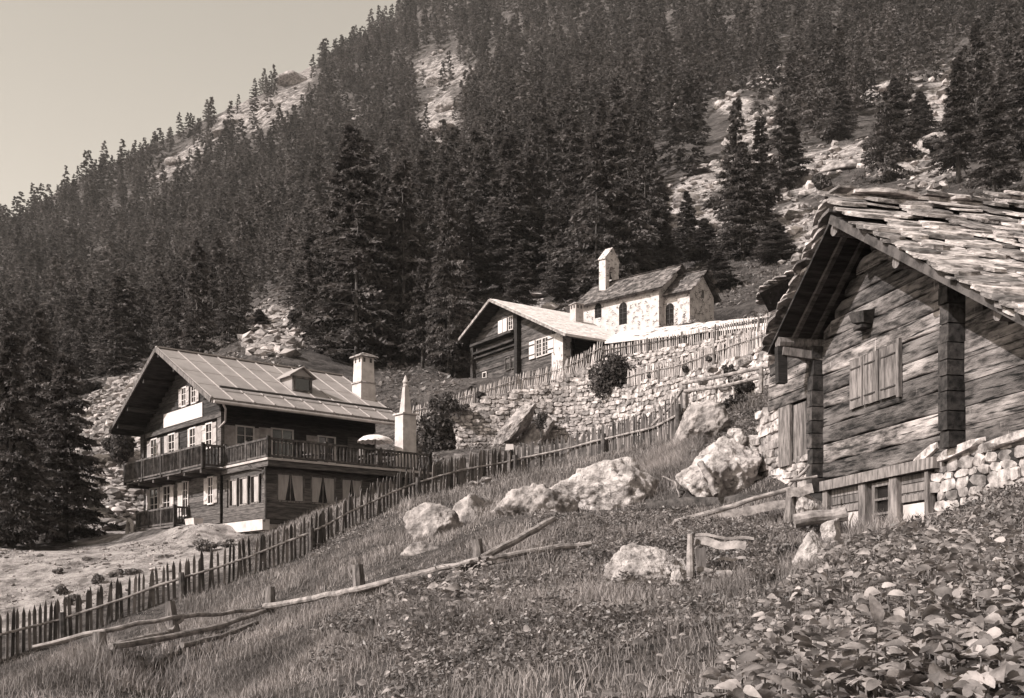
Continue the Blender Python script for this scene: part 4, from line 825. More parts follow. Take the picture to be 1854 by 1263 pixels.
rock('standing_stone', 'tall pale pointed stone leaning before the barn', 1468, 1005, 34, 52, 15.2, 'paleboulder', 96, 4, .22)
rock('boulder', 'squat pale block beside the barn corner post', 1463, 918, 22, 26, 20.6, 'paleboulder', 99, 4, .25)
rock('boulder', 'pale stone under the hollow log', 1508, 968, 22, 30, 18.5, 'paleboulder', 103, 4, .22)
rock('boulder', 'round stone beside the dark gap under the largest boulder', 1180, 926, 15, 16, 25.2, 'paleboulder', 108, 4, .2)
heap = [(1318,800,22,15,27),(1340,797,18,20,27),(1368,800,16,18,27),(1350,818,20,14,26.5),(1383,818,16,12,26),(1405,822,24,26,25),(1380,843,15,12,25.4),(1432,812,20,18,24.8),(1448,838,14,16,24.4),(1415,852,18,14,24.6),(1437,858,14,15,24.2),(1462,812,12,14,24.2),(1466,845,14,22,23.8),(1395,795,14,12,26),(1420,790,16,10,25.4),(1298,810,20,12,26.6),(1370,868,12,9,25),(1455,872,14,9,23.6),(1448,789,14,10,24.8),(1330,782,14,9,28)]
hx = sorted(range(len(heap)), key=lambda i: heap[i][0]); on = 'first second third fourth fifth sixth seventh eighth ninth tenth eleventh twelfth thirteenth fourteenth fifteenth sixteenth seventeenth eighteenth nineteenth twentieth'.split()
for i, (a, b_, c_, d_, e) in enumerate(heap): rock('field_stone', 'loose stone in the heap under the barn annex, %s from the left' % on[hx.index(i)], a, b_, c_, d_, e, 'paleboulder' if i % 3 else 'boulder', 200 + i * 7, 3, group='heap of loose stones by the barn')
for i, (a, b_, c_, d_, e) in enumerate([(1345,655,16,10,44),(1290,668,12,7,47),(1310,700,14,9,42),(1270,690,12,8,45),(640,965,10,5,34.5),(880,868,12,6,36),(860,875,12,5,36),(610,1005,9,4,31),(1020,915,10,7,27),(1150,905,14,9,26)]):
    rock('field_stone', ['grey stone under the lower fence on the terrace by the hut', 'small grey stone left of the terrace fence end', 'grey stone below the two barred pole fence', 'small stone beside the picket fence end post', 'small stone in front of the picket fence below the terrace', 'small stone right below the picket fence bend', 'small stone next to another below the picket fence bend', 'tiny stone at the picket fence foot below the chalet', 'stone in the grass left of the largest boulder', 'stone in front of the largest boulder'][i], a, b_, c_, d_, e, 'boulder', 400 + i * 7, 3, group='single stones on the slope')

# ================================================================== FENCES
def picket(name, label, pts, ht, gap, wd, mt, rail_at=.52, posts=(), post_h=.7, lean=0.0, jit=.05, rail_r=.038, railm=None, hvar=.08, dipz=0):
    W_ = [at(px, py, Y) for px, py, Y in pts]; z0_ = W_[0][2]; t = thing(name, label, 'fence', tuple(W_[0]))
    org = W_[0]; mb = MB(); S_ = [0]
    for a, b_ in zip(W_[:-1], W_[1:]): S_.append(S_[-1] + np.linalg.norm((b_ - a)[:2]))
    S_ = np.array(S_); A = np.array(W_)
    def pos(s): return np.array([np.interp(s, S_, A[:, i]) for i in range(3)])
    def num(v, s): return v(s / S_[-1]) if callable(v) else v
    s = 0; hs = []
    while s < S_[-1]:
        p = pos(s); q = pos(min(s + .1, S_[-1])); d = (q - p) * np.array([1, 1, 0]); d /= np.linalg.norm(d) + 1e-9; n = np.array([d[1], -d[0], 0])
        gz = h1(p[0], p[1]) if mt == 'pale' else p[2]
        base = min(gz, p[2] + .2) - .12; h_ = num(ht, s) * (1 + random.uniform(-hvar, hvar)); wd_ = wd * random.uniform(.75, 1.2); l = lean + random.gauss(0, jit); l2 = random.gauss(0, jit * .5); th = random.uniform(.018, .03)
        o = p + n * random.uniform(.0, .02); c0 = np.array([o[0], o[1], base]); c1 = np.array([o[0], o[1], p[2] + h_ * .86]) + d * l * h_ + n * l2 * h_; c2 = c1 + (c1 - c0) / np.linalg.norm(c1 - c0) * h_ * random.uniform(.10, .17)
        V = [c + d * sx * wd_ / 2 + n * sy * th / 2 for c in (c0, c1) for sx, sy in ((-1,-1),(1,-1),(1,1),(-1,1))] + [c2 + n * th / 2, c2 - n * th / 2]
        mb.add([v - org for v in V], [(3,2,1,0),(0,1,5,4),(1,2,6,5),(2,3,7,6),(3,0,4,7),(4,5,9),(5,6,8,9),(6,7,8),(7,4,9,8)]); s += num(gap, s) * random.uniform(.82, 1.18)
    mb.build('pale_row', M[mt], t)
    r = MB(); pp = []; k = int(S_[-1] / .9) + 2
    for i in range(k): p = pos(S_[-1] * i / (k - 1)); j = pos(min(S_[-1] * i / (k - 1) + .1, S_[-1])) - pos(max(0, S_[-1] * i / (k - 1) - .05)); j[2] = 0; j /= np.linalg.norm(j) + 1e-9; n = np.array([j[1], -j[0], 0]); pp.append(p - org + n * (.05 + rail_r * .6) + np.array([0, 0, num(ht, S_[-1] * i / (k - 1)) * rail_at + random.uniform(-.03, .03)]))
    r.tube(pp, [(rail_r if mt == 'pale' else .022) * random.uniform(.8, 1.15) for _ in pp], 7, .7, rough=.08); r.build('rail', M[railm or 'pole'], t)
    for px in posts:
        s = S_[-1] * np.clip((px - pts[0][0]) / (pts[-1][0] - pts[0][0]), 0, 1); xs = (A[:, 0] / A[:, 1]) * F + CX; s = float(np.interp(px, xs, S_)); p = pos(s) - org; j = pos(min(s + .1, S_[-1])) - pos(max(0, s - .1)); j[2] = 0; j /= np.linalg.norm(j); n = np.array([j[1], -j[0], 0]); p = p + n * (.16 + rail_r)
        b = MB(); b.tube([p + (0, 0, -.3), p + (0, 0, num(ht, s) * post_h * .6), p + (random.uniform(-.03, .03), 0, num(ht, s) * post_h)], [.10, .095, .08] if mt == 'pale' else [.05, .05, .04], 8, .4, rough=.08); b.build('post', M['post'] if mt != 'pale' else M['rail'], t)
    return t, pos, S_, org
FP = [(-300,1262,26),(-100,1217,28),(95,1166,30),(200,1130,30.8),(310,1092,31.5),(440,1047,32.7),(560,1002,34),(650,950,35.5),(750,908,37),(840,882,38.3),(930,864,39.5),(1020,843,39.4),(1100,824,38.5),(1180,810,36),(1238,797,34)]
picket('picket_fence', 'long dark weathered picket fence climbing from lower left to the boulders', FP, lambda t: 1.17 + .45 * max(0, (t - .92) / .08) ** 1.5 - .1 * math.exp(-((t - .8) / .08) ** 2), lambda t: .138 if t < .62 else .112, .085, 'pale', posts=(-60, 110, 325, 558, 750, 930, 1100, 1238), post_h=.68, jit=.035)
picket('picket_fence', 'silver grey picket fence along the top of the high retaining wall', [(745,757,61.6),(830,735,61.2),(930,704,61.2),(1000,690,61.0),(1050,668,60.6),(1072,654,60.3),(1090,645,60)], lambda t: .72 + .25 * t, .115, .055, 'lightpale', posts=(800, 860, 935, 1060), post_h=.8, lean=.12, jit=.05)
picket('picket_fence', 'pale picket fence with fine slats sloping down right of the big bush', [(1136,696,55.4),(1241,675,51.8),(1310,651,49),(1380,628,46.5),(1400,622,45.5)], lambda t: .72 + .25 * t, .115, .055, 'lightpale', posts=(1200, 1300), post_h=.7, lean=.05)
picket('picket_fence', 'dark railed picket fence in front of the bright shed roof', [(1092,647,60.2),(1180,633,58.2),(1244,622,56.6),(1330,604,54.2),(1396,590,52.8)], .66, .135, .055, 'lightpale', rail_at=.62, posts=(1110, 1176, 1238, 1300, 1378), post_h=.95, railm='pale')
rf_ = thing('rail_fence', 'two barred pole fence from the picket fence end towards the barn', 'fence', at(1240, 795, 34))
O_ = at(1240, 795, 34)
for nm, pl, r_ in (('rail', [(1236,694,33.9),(1300,682,32.5),(1392,662,31)], .055), ('rail', [(1240,708,33.9),(1310,699,32.3),(1382,681,31)], .055), ('post', [(1240,800,34.1),(1240,692,34.1)], .10), ('post', [(1378,712,31),(1378,664,31)], .07), ('post', [(1262,742,33.5),(1261,706,33.5)], .02), ('post', [(1297,735,32.8),(1296,696,32.8)], .02), ('post', [(1329,722,32),(1328,686,32)], .02), ('brace', [(1180,770,36),(1215,735,34.8),(1237,703,34)], .05)):
    b = MB(); b.tube([at(*q) - O_ for q in pl], r_, 8, .6, rough=.08); b.build(nm, M['pole'], rf_)
# foreground pole fence
def poles(name, label, items, cat='fence', base=None):
    O_ = at(*base); t = thing(name, label, cat, O_)
    for nm, pl, r_, mt in items:
        P = [at(*q) for q in pl]; P2 = [P[0]]
        for a, b_ in zip(P[:-1], P[1:]):
            for k in range(1, 5): P2.append(a + (b_ - a) * k / 4 + (rng.normal(0, .012, 3) if k < 4 and nm != 'post' else 0))
        b = MB(); n_ = len(P2); b.tube([p - O_ for p in P2], [r_ * (1.08 - .25 * i / n_) * random.uniform(.9, 1.08) for i in range(n_)], 9, .5, rough=.10); b.build(nm, M[mt], t)
    return t
poles('pole_fence', 'rough log rail fence on short stumps across the lower foreground', [
 ('post', [(180,1185,18),(180,1143,18)], .13, 'post'), ('post', [(318,1165,20),(307,1088,20)], .11, 'post'), ('post', [(488,1128,23),(489,1062,23)], .11, 'post'), ('post', [(653,1098,20.5),(647,1022,20.5)], .12, 'post'), ('post', [(872,1045,19.5),(863,976,19.5)], .11, 'post'),
 ('rail', [(60,1172,19),(190,1142,19.2),(310,1118,19.8),(400,1112,21.5),(487,1099,22.8)], .045, 'pole'), ('rail', [(150,1178,18.2),(240,1160,18.8),(310,1142,19.9),(330,1120,20.1)], .05, 'pole'), ('rail', [(200,1170,17.6),(330,1148,19.2),(420,1126,21),(487,1103,22.9)], .055, 'pole'),
 ('rail', [(480,1098,22.7),(570,1083,21.4),(650,1066,20.2),(780,1033,19.7),(868,1012,19.2)], .06, 'pole'), ('rail', [(655,1074,20.3),(760,1046,19.8),(868,1021,19.4)], .09, 'bark'), ('rail', [(655,1086,20.2),(760,1062,19.7),(865,1034,19.3)], .045, 'pole'),
 ('rail', [(872,1016,19.3),(960,998,19.6),(1070,984,20)], .06, 'pole'), ('rail', [(874,1010,19.2),(940,975,20),(1004,938,20.6)], .07, 'pole'), ('rail', [(330,1168,18.6),(400,1152,19.5),(465,1127,21)], .05, 'oldwood'), ('rail', [(880,1030,19.2),(960,1018,19.4),(1020,1010,19.8)], .04, 'oldwood')], base=(650, 1098, 20.5))
poles('pole_fence', 'leaning pole and plank barrier joining the barn corner', [
 ('rail', [(1222,945,21.5),(1330,915,21.2),(1432,884,20.9)], .05, 'pole'), ('post', [(1433,952,20.8),(1432,888,20.8)], .12, 'post'), ('post', [(1436,905,21.2),(1441,852,21.2)], .05, 'pole'), ('brace', [(1428,880,21),(1465,842,21.2)], .03, 'pole'), ('brace', [(1446,950,20.5),(1457,905,20.5)], .04, 'pole'), ('brace', [(1430,870,20.8),(1480,862,20.8)], .03, 'pole')], base=(1433, 955, 20.8))
def plank(parent, O_, a, b_, w_, th, mt='pole', nm='plank', wav=.02):
    a, b_ = at(*a) - O_, at(*b_) - O_; d = b_ - a; L = np.linalg.norm(d); d /= L; y = np.array([0, 1, 0.]); u_ = np.cross(d, y); u_ = -u_ if u_[2] < 0 else u_; mb = MB(); K = 10; V = []
    for k in range(K + 1):
        c = a + d * L * k / K + u_ * wav * math.sin(k * .9); ww = w_ * random.uniform(.88, 1.08)
        V += [c - u_ * ww / 2, c + u_ * ww / 2, c + u_ * ww / 2 + y * th, c - u_ * ww / 2 + y * th]
    mb.add(V, [(k * 4 + j, k * 4 + (j + 1) % 4, k * 4 + 4 + (j + 1) % 4, k * 4 + 4 + j) for k in range(K) for j in range(4)] + [(3,2,1,0), tuple(K * 4 + j for j in range(4))], .6); return mb.build(nm, M[mt], parent)
O_ = at(1433, 955, 20.8); pk = thing('plank_barrier', 'two wide weathered planks laid by the barn corner', 'planks', O_)
plank(pk, O_, (1250,940,21.4), (1428,912,20.9), .17, .04); plank(pk, O_, (1426,894,20.6), (1472,884,20.4), .20, .05)
O_ = at(1250, 1066, 17); gt_ = thing('plank_gate', 'broken plank gate on a tall grey post amid the weeds', 'gate', O_)
b = MB(); b.tube([at(1252,1075,17) - O_, at(1250,1010,17) - O_, at(1250,966,17) - O_], [.065, .06, .045], 9, .8, rough=.06); b.build('post', M['pole'], gt_)
plank(gt_, O_, (1258,979,17.1), (1350,990,16.6), .16, .05, wav=.03); plank(gt_, O_, (1262,1032,17.1), (1325,1040,16.8), .12, .05, wav=.02); plank(gt_, O_, (1268,992,17.3), (1274,1062,17.3), .16, .05, 'oldwood', wav=.0); plank(gt_, O_, (1260,968,17.2), (1365,976,16.8), .05, .05); plank(gt_, O_, (1300,1013,17.2), (1350,1010,17), .05, .04)
poles('log', 'thick mossy log lying below the pitted boulder', [('log', [(1170,922,24.2),(1280,915,24),(1390,908,23.4)], .19, 'bark')], 'log', (1280, 915, 24))
poles('stick', 'short bleached stick leaning on the pitted boulder', [('stick', [(1268,838,24.2),(1282,862,23.9),(1296,896,23.6)], .07, 'pole')], 'stick', (1296, 896, 23.6))
poles('stick', 'thin bent branch hanging over the dark gap', [('branch', [(1200,862,25.5),(1222,872,25.3),(1230,900,25)], .02, 'pole')], 'stick', (1222, 872, 25.3))
poles('stake', 'thin dark stake standing alone in the foreground weeds', [('stake', [(675,1165,16),(674,1120,16)], .035, 'bark')], 'stake', (675, 1165, 16))
sg2 = thing('sign_board', 'small pale board fixed on a picket fence post', 'sign', at(923, 830, 39)); b = MB(); b.hexa([(-.16, -.1, .28), (.14, -.1, .32), (.14, -.06, .32), (-.16, -.06, .28), (-.14, -.1, .50), (.12, -.1, .50), (.12, -.06, .50), (-.14, -.06, .50)]); b.build('board', M['white'], sg2); b = MB(); b.tube([(0, 0, -.5), (0, 0, .27)], .05, 6, .5); b.build('post', M['post'], sg2)
# ================================================================== TREES
def conifer(seed, nb, nl, ls, h=12., r=2.6, t0=.08, droop=.35, dense=1.0, trunk_r=.16, airy=.9):
    q = np.random.default_rng(seed); V = []; F_ = []; T = []; n = 0
    t = t0 + (1 - t0) * (np.arange(nb) + q.uniform(0, 1, nb)) / nb; t = np.clip(t ** 1.0, 0, .985)
    az = q.uniform(0, 6.283, nb); lump = 1 + .12 * np.sin(az * 2 + seed) * np.cos(t * 9 + seed * 1.7)
    L = r * (1 - t) ** airy * q.uniform(.55, 1.15, nb) * lump * np.clip((t - t0 * .4) * 7, .4, 1) + .12
    s = q.uniform(.12, 1, (nb, nl)) ** .75
    dx, dy = np.cos(az)[:, None], np.sin(az)[:, None]; ll = L[:, None]; lat = q.normal(0, .16, (nb, nl)) * ll * (1.1 - .6 * s)
    x = dx * s * ll - dy * lat; y = dy * s * ll + dx * lat
    z = (t * h)[:, None] + s * ll * (.18 - droop * s) - np.abs(lat) * .3 - q.uniform(0, .22, (nb, nl)) * ls * 3 * (droop > .3)
    C = np.stack([x, y, z], -1).reshape(-1, 3); m = len(C)
    out = np.stack([np.broadcast_to(dx, (nb, nl)), np.broadcast_to(dy, (nb, nl)), np.full((nb, nl), -.45)], -1).reshape(-1, 3) + q.normal(0, .55, (m, 3)); out /= np.linalg.norm(out, axis=1)[:, None]
    sd = np.cross(out, q.normal(0, 1, (m, 3)) + (0, 0, .6)); sd /= np.linalg.norm(sd, axis=1)[:, None] + 1e-9; sz = ls * q.uniform(.6, 1.4, m)[:, None]
    P = np.stack([C - sd * sz * .30, C + sd * sz * .30, C + out * sz], 1).reshape(-1, 3)
    tri = np.arange(m * 3).reshape(-1, 3); tone = np.clip(np.repeat(q.uniform(0, 1, nb), nl) * .55 + q.uniform(0, .45, m), 0, 1)
    top = np.stack([q.normal(0, .05 * r * .4, 30), q.normal(0, .05 * r * .4, 30), h * q.uniform(.93, 1.03, 30)], -1)
    return P, tri, tone, (t, az, L)
def trunk_mb(seed, h, tr, br, n=8):
    q = np.random.default_rng(seed + 500); mb = MB(); a, b_ = q.normal(0, .12, 2)
    mb.tube([(a * math.sin(k * .7) * .6, b_ * math.sin(k * .5) * .6, h * k / 7 - (.6 if k == 0 else 0)) for k in range(8)], [tr * (1.15 if k == 0 else 1) * (1 - k / 7.6) for k in range(8)], n, .5)
    t, az, L = br
    for i in range(0, len(t), 2):
        if L[i] > .5: d = np.array([math.cos(az[i]), math.sin(az[i]), 0]); z = t[i] * h; mb.tube([(0, 0, z), d * L[i] * .45 + (0, 0, z + L[i] * .06), d * L[i] * .85 + (0, 0, z - L[i] * .1)], [.035, .022, .01], 4, .5, cap=False)
    return mb
def proto(seed, **k):
    tr = k.pop('tr', .17); P, F_, T, br = conifer(seed, **k); mb = MB(); mb.add(P, F_, T)
    c = mb.build('crown', M['needle']); t = trunk_mb(seed, k.get('h', 12.), tr, br).build('trunk', M['bark'], smooth=True)
    return c, t
HI = [proto(1, nb=230, nl=130, ls=.24, h=14., r=3.3, droop=.30, tr=.22), proto(2, nb=210, nl=130, ls=.24, h=14., r=3.0, t0=.12, droop=.38, tr=.2), proto(3, nb=250, nl=140, ls=.26, h=14., r=3.8, t0=.05, droop=.25, airy=.75, tr=.25), proto(4, nb=180, nl=120, ls=.24, h=14., r=2.5, t0=.18, droop=.42, tr=.18)]
MD = [proto(10 + i, nb=110, nl=80, ls=.30, h=12., r=[2.6, 2.2, 3.0, 2.0, 2.7][i], t0=[.04, .08, .03, .10, .06][i], droop=[.3, .2, .35, .3, .25][i], airy=[.8, .9, .7, .8, .65][i], tr=.14) for i in range(5)]
USED = set()
def plant_tree(pr, loc, sx, sz, rz, label, group, name='larch_tree'):
    t = thing(name, label, 'tree', loc, rz, group); t.scale = (sx, sx, sz)
    for o in pr:
        if o.name in USED: c = o.copy(); COL.objects.link(c)
        else: c = o; USED.add(o.name)
        c.parent = t
    return t
# near trees: column of the trunk, distance, top row, half width (px), prototype, label
NT = [(636,92,225,105,2,'tallest dark larch rising behind the chalet chimney'),(812,72,325,62,0,'tall larch with bare lower trunk left of the old house'),(700,84,330,75,1,'bushy larch behind the slender terrace chimney'),(765,74,470,44,3,'slim larch between terrace chimney and old house'),
 (735,95,400,60,2,'dark larch right behind the tallest larch'),(560,104,420,60,1,'larch on the scree left of the tallest larch'),(915,100,360,58,0,'larch directly above the old house roof ridge'),(990,104,378,60,1,'broad larch between old house ridge and bell gable'),(1110,112,205,78,2,'large larch towering behind the bell gable'),
 (1055,98,330,50,3,'slim larch just left of the bell gable'),(1243,98,345,42,0,'conical larch behind the chapel ridge'),(1345,92,262,66,2,'broad spruce behind the chapel chancel'),(1300,84,455,52,1,'low bushy spruce right behind the chancel gable'),(1405,88,400,60,0,'spruce between chancel and barn'),
 (1432,118,215,48,3,'thin ragged larch above the spruce by the barn'),(1468,185,118,55,1,'open larch with clear trunk high on the slope'),(1522,150,150,40,2,'dark spruce above the barn ridge'),(1620,120,140,60,2,'pair forming spruce above the stone slab roof'),(1665,135,165,48,0,'larch behind the barn roof right of the spruce'),(1735,100,100,62,3,'sparse larch near the upper right corner'),(1800,90,150,60,1,'larch at the right margin of the slope'),
 (1150,98,380,52,2,'dense larch directly behind the chapel nave'),(1205,92,400,44,0,'pointed larch between the nave ridge and chancel'),(1275,95,395,46,1,'loose larch behind the chancel ridge'),(1015,92,420,46,2,'low dense larch behind the old house chimney'),(940,88,440,42,3,'thin larch over the ridge of the old house'),(1180,135,300,40,1,'larch on the slope high above the nave'),(1270,140,330,38,3,'narrow larch high above the chancel'),(880,110,430,44,3,'small larch behind the left eave of the old house'),(1190,120,380,44,3,'slender larch above the chapel nave'),(850,86,470,42,1,'dark larch touching the left verge of the old house'),(470,92,560,30,3,'small larch on the scree behind the chalet ridge')]
for px, Y, tp, rw, k, lb in NT:
    p = G(px, Y); hh = at(px, tp, Y)[2] - p[2]; r0 = [3.3, 3.0, 3.8, 2.5][k]
    plant_tree(HI[k], tuple(p), rw / F * Y / r0, hh / 14., random.uniform(0, 6.28), lb, None)
for px, Y, tp, rw, k, lb in [(118,47,640,100,2,'big drooping spruce left of the chalet'),(20,44,600,95,1,'dark spruce at the left margin beside the drooping one'),(70,60,560,70,0,'spruce standing behind the big drooping spruce'),(-60,50,560,90,2,'spruce beyond the left margin')]:
    p = G(px, Y, -.9); hh = at(px, tp, Y)[2] - p[2]; plant_tree(HI[k], tuple(p), rw / F * Y / [3.3, 3.0, 3.8, 2.5][k], hh / 14., random.uniform(0, 6.28), lb, None, 'spruce_tree')
ORD = 'first second third fourth fifth sixth seventh eighth ninth tenth eleventh twelfth thirteenth fourteenth fifteenth sixteenth seventeenth eighteenth nineteenth twentieth twenty-first twenty-second twenty-third'.split(); ORD += ['twenty-' + w for w in 'fourth fifth sixth seventh eighth ninth'.split()] + ['thirtieth'] + ['thirty-' + w for w in 'first second third fourth fifth sixth seventh eighth ninth'.split()]
def rank(xs): o = sorted(range(len(xs)), key=lambda i: xs[i]); r = [0] * len(xs); [r.__setitem__(i, k) for k, i in enumerate(o)]; return [ORD[k] for k in r]
def zone(px, py, h):
    c = ['at the far left', 'above the drooping spruces', 'above the chalet gable', 'above the chalet roof ridge', 'above the chalet chimney', 'above the terrace chimney', 'above the old house eave', 'above the old house roof', 'above the bell gable', 'above the chapel roof', 'above the chancel', 'above the barn eave', 'above the barn ridge', 'above the barn slab roof', 'at the far right edge'][int(np.searchsorted([60, 170, 290, 430, 580, 700, 810, 930, 1040, 1150, 1260, 1380, 1500, 1680], px))]
    r = 'high' if py < 280 else ('halfway up' if py < 400 else ('low' if py < 500 else ('near the wood foot' if py < 580 else 'at the wood foot')))
    return ('very small ' if h < 7.4 else 'small ' if h < 9.2 else 'middling ' if h < 11 else 'tall ' if h < 13 else 'very tall ') + 'dark larch ' + r + ' ' + c
# forest
RID = np.array([(-400,400),(95,460),(180,480),(370,520),(560,560),(730,610),(1000,660),(2400,640)], float)
cand = []
for (ya, yb, s) in ((74, 150, 4.5), (150, 300, 4.9), (300, 460, 5.7), (460, 680, 6.2)):
    yy = np.arange(ya, yb, s)
    for y in yy:
        xs = np.arange(-.56 * y, .56 * y, s); cand.append(np.stack([xs + rng.uniform(-.45, .45, len(xs)) * s, np.full(len(xs), y) + rng.uniform(-.45, .45, len(xs)) * s], -1))
C_ = np.concatenate(cand); pxc = CX + F * C_[:, 0] / C_[:, 1]
k = (C_[:, 1] < np.interp(pxc, RID[:, 0], RID[:, 1]) + 12) & (pxc > -90) & (pxc < 1950); C_ = C_[k]; pxc = pxc[k]
zc = H(C_[:, 0], C_[:, 1]); pyc = HY - F * zc / C_[:, 1]
den = fbm(np.stack([C_[:, 0], C_[:, 1], zc * 0], -1) * .03, 3)
k = (pyc > -30) & ((clear(pxc, pyc) < .12) | ((rng.uniform(0, 1, len(C_)) < .22) & (C_[:, 1] > 240)) | ((rng.uniform(0, 1, len(C_)) < .05) & (C_[:, 1] > 150))) & (den > -.30)
k &= ~((C_[:, 1] < 90) & (pxc > 820) & (pxc < 1420)) & ~((C_[:, 1] < 76) & (pxc > 150) & (pxc < 640)) & ~((pxc > 1380) & (C_[:, 1] < 105)) & ~((pxc > 1150) & (pxc < 1480) & (C_[:, 1] > 125) & (C_[:, 1] < 150))
_ch = clear(pxc, pyc - 5.0 / C_[:, 1] * F); k &= (_ch < .3) | (rng.uniform(0, 1, len(C_)) < .30) | ((C_[:, 1] < 110) & (pxc < 1180))
k &= rng.uniform(0, 1, len(C_)) < np.where((pxc > 1180) & (pyc > 180) & (C_[:, 1] < 240), .55, .98)
C_, pxc, pyc, zc = C_[k], pxc[k], pyc[k], zc[k]
order = np.argsort(C_[:, 1]); C_, pxc, pyc, zc = C_[order], pxc[order], pyc[order], zc[order]
hts = np.clip(rng.normal(10.0, 2.6, len(C_)), 4.5, 17) * np.where((C_[:, 1] < 130) & (pxc < 640), .62, np.where((C_[:, 1] < 200) & (pxc < 640), .78, 1.0))
NI = 262
for i in range(min(NI, len(C_))):
    k = rng.integers(0, 5); s = hts[i] / 12; 
    plant_tree(MD[k], (C_[i, 0], C_[i, 1], zc[i] - .2), s * random.uniform(1.0, 1.4), s, random.uniform(0, 6.28), zone(pxc[i], pyc[i], hts[i]), 'larches of the nearer wood')
_g = {}
for o in COL.objects:
    if o.get('group') == 'larches of the nearer wood': _g.setdefault(o['label'], []).append(o)
for lb, os_ in _g.items():
    os_.sort(key=lambda o: o.location.x / o.location.y)
    if len(os_) > 1 and len(os_) <= len(ORD):
        for k_, o in enumerate(os_): o['label'] = lb + ', %s from left' % ORD[k_]
LO = [conifer(30 + i, nb=54, nl=27, ls=.48, h=12., r=[2.7, 2.3, 3.0, 2.1, 2.5, 2.8][i], t0=.03, droop=.25, airy=[.8, .9, .65, .85, .7, .9][i]) for i in range(6)]
fm = MB()
for i in range(NI, len(C_)):
    P, tri, T, _ = LO[rng.integers(0, 6)]; s = hts[i] / 12; a = random.uniform(0, 6.28); ca, sa = math.cos(a), math.sin(a); sx = s * random.uniform(1.0, 1.5); ton = rng.uniform(-.25, .25)
    Q = np.stack([(P[:, 0] * ca - P[:, 1] * sa) * sx + C_[i, 0], (P[:, 0] * sa + P[:, 1] * ca) * sx + C_[i, 1], P[:, 2] * s + zc[i]], -1); fm.add(Q, tri, np.clip(T + ton, 0, 1))
fo = fm.build('far_forest', M['forest']); tag(fo, 'dense dark conifer forest covering the mountainside', 'forest', kind='stuff')
print('forest trees', len(C_))

# ================================================================== BUSHES
def bush(name, label, px, py, rx, ry, Y, n, ls, mt='shrub', group=None, dep=None, seed=0):
    c = at(px, py + ry, Y); s = Y / F; a, b_, h_ = rx * s, dep or rx * s * .8, 2 * ry * s; q = np.random.default_rng(seed + 900)
    nl = max(5, n // 90); L = q.normal(size=(nl, 3)); L /= np.linalg.norm(L, axis=1)[:, None]; L *= q.uniform(.3, .75, nl)[:, None]; rr = q.uniform(.22, .45, nl)
    k = q.integers(0, nl, n); d = q.normal(size=(n, 3)); d /= np.linalg.norm(d, axis=1)[:, None]; P = L[k] + d * (rr[k] * q.uniform(.6, 1.08, n) ** .5)[:, None]
    P = (P * np.array([a, b_, h_ * .55])) + (0, 0, h_ * .5); P[:, 2] = np.maximum(P[:, 2], 0.02 * h_)
    o = d + q.normal(0, .5, (n, 3)); sd = np.cross(o, q.normal(size=(n, 3))); sd /= np.linalg.norm(sd, axis=1)[:, None]; up = np.cross(sd, o); up /= np.linalg.norm(up, axis=1)[:, None]; z = ls * q.uniform(.6, 1.4, n)[:, None]
    V = np.stack([P - sd * z * .4, P + up * z * .7 - sd * z * .1, P + sd * z * .4, P - up * z * .6], 1).reshape(-1, 3)
    t = thing(name, label, 'bush', tuple(c), 0, group); mb = MB(); mb.add(V, np.arange(n * 4).reshape(-1, 4), q.uniform(0, 1, n)); mb.build('foliage', M[mt], t)
    st = MB(); [st.tube([(0, 0, -.3), L[j] * np.array([a, b_, h_ * .4]) + (0, 0, h_ * .45)], [.05 * a, .015 * a], 5, .5) for j in range(min(nl, 14))]; st.build('stem', M['bark'], t); return t
bush('bush', 'large dark bush growing out of the stone retaining wall', 1108, 684, 50, 46, 56.6, 7000, .12, seed=1)
bush('bush', 'round dark bush on the stony slope left of the chalet', 216, 806, 32, 28, 60, 2500, .16, seed=2)
bush('bush', 'added dark thicket standing in for tree shade on the left end of the retaining wall', 792, 792, 44, 52, 57.5, 6000, .16, seed=3)  # added foliage, its dark leaves stand in for tree shade on the wall
bush('bush', 'dark trailing growth below the left gable of the old house', 800, 728, 34, 18, 60.5, 1500, .14, seed=4)
for i, (a, b_, c_, d_, Y) in enumerate([(158,1013,12,7,37.6),(212,1043,18,15,35),(245,1040,24,14,35.2),(178,1052,14,12,34.5),(105,1035,12,8,36),(110,1070,18,14,34),(372,988,32,14,37.5),(300,1010,16,8,37),(130,1085,20,12,33),(420,985,26,10,37.8)]):
    bush('bank_tuft', 'low scrubby tuft on the bright gravel bank, %s from the left' % rank([158,212,245,178,105,110,372,300,130,420])[i], a, b_, c_, d_, Y, 700, .07, 'leaf', 'scrubby tufts on the gravel bank', seed=20 + i)
for i, (a, b_, c_, d_, Y) in enumerate([(1312,632,10,12,50.5),(1290,650,16,8,50),(1320,670,14,12,46),(1240,668,10,8,51.5),(870,720,16,10,60.8),(830,735,22,12,60),(1345,700,34,22,36),(1320,735,36,26,33.5),(1360,760,26,26,31.5),(1180,680,8,8,54),(980,760,16,22,58.6)]):
    bush('wall_shrub', 'small dark shrub on the terraces and walls, %s from the left' % rank([1312,1290,1320,1240,870,830,1345,1321,1360,1180,980])[i], a, b_, c_, d_, Y, 900, .08, 'shrub', 'shrubs on the terrace walls', seed=50 + i)
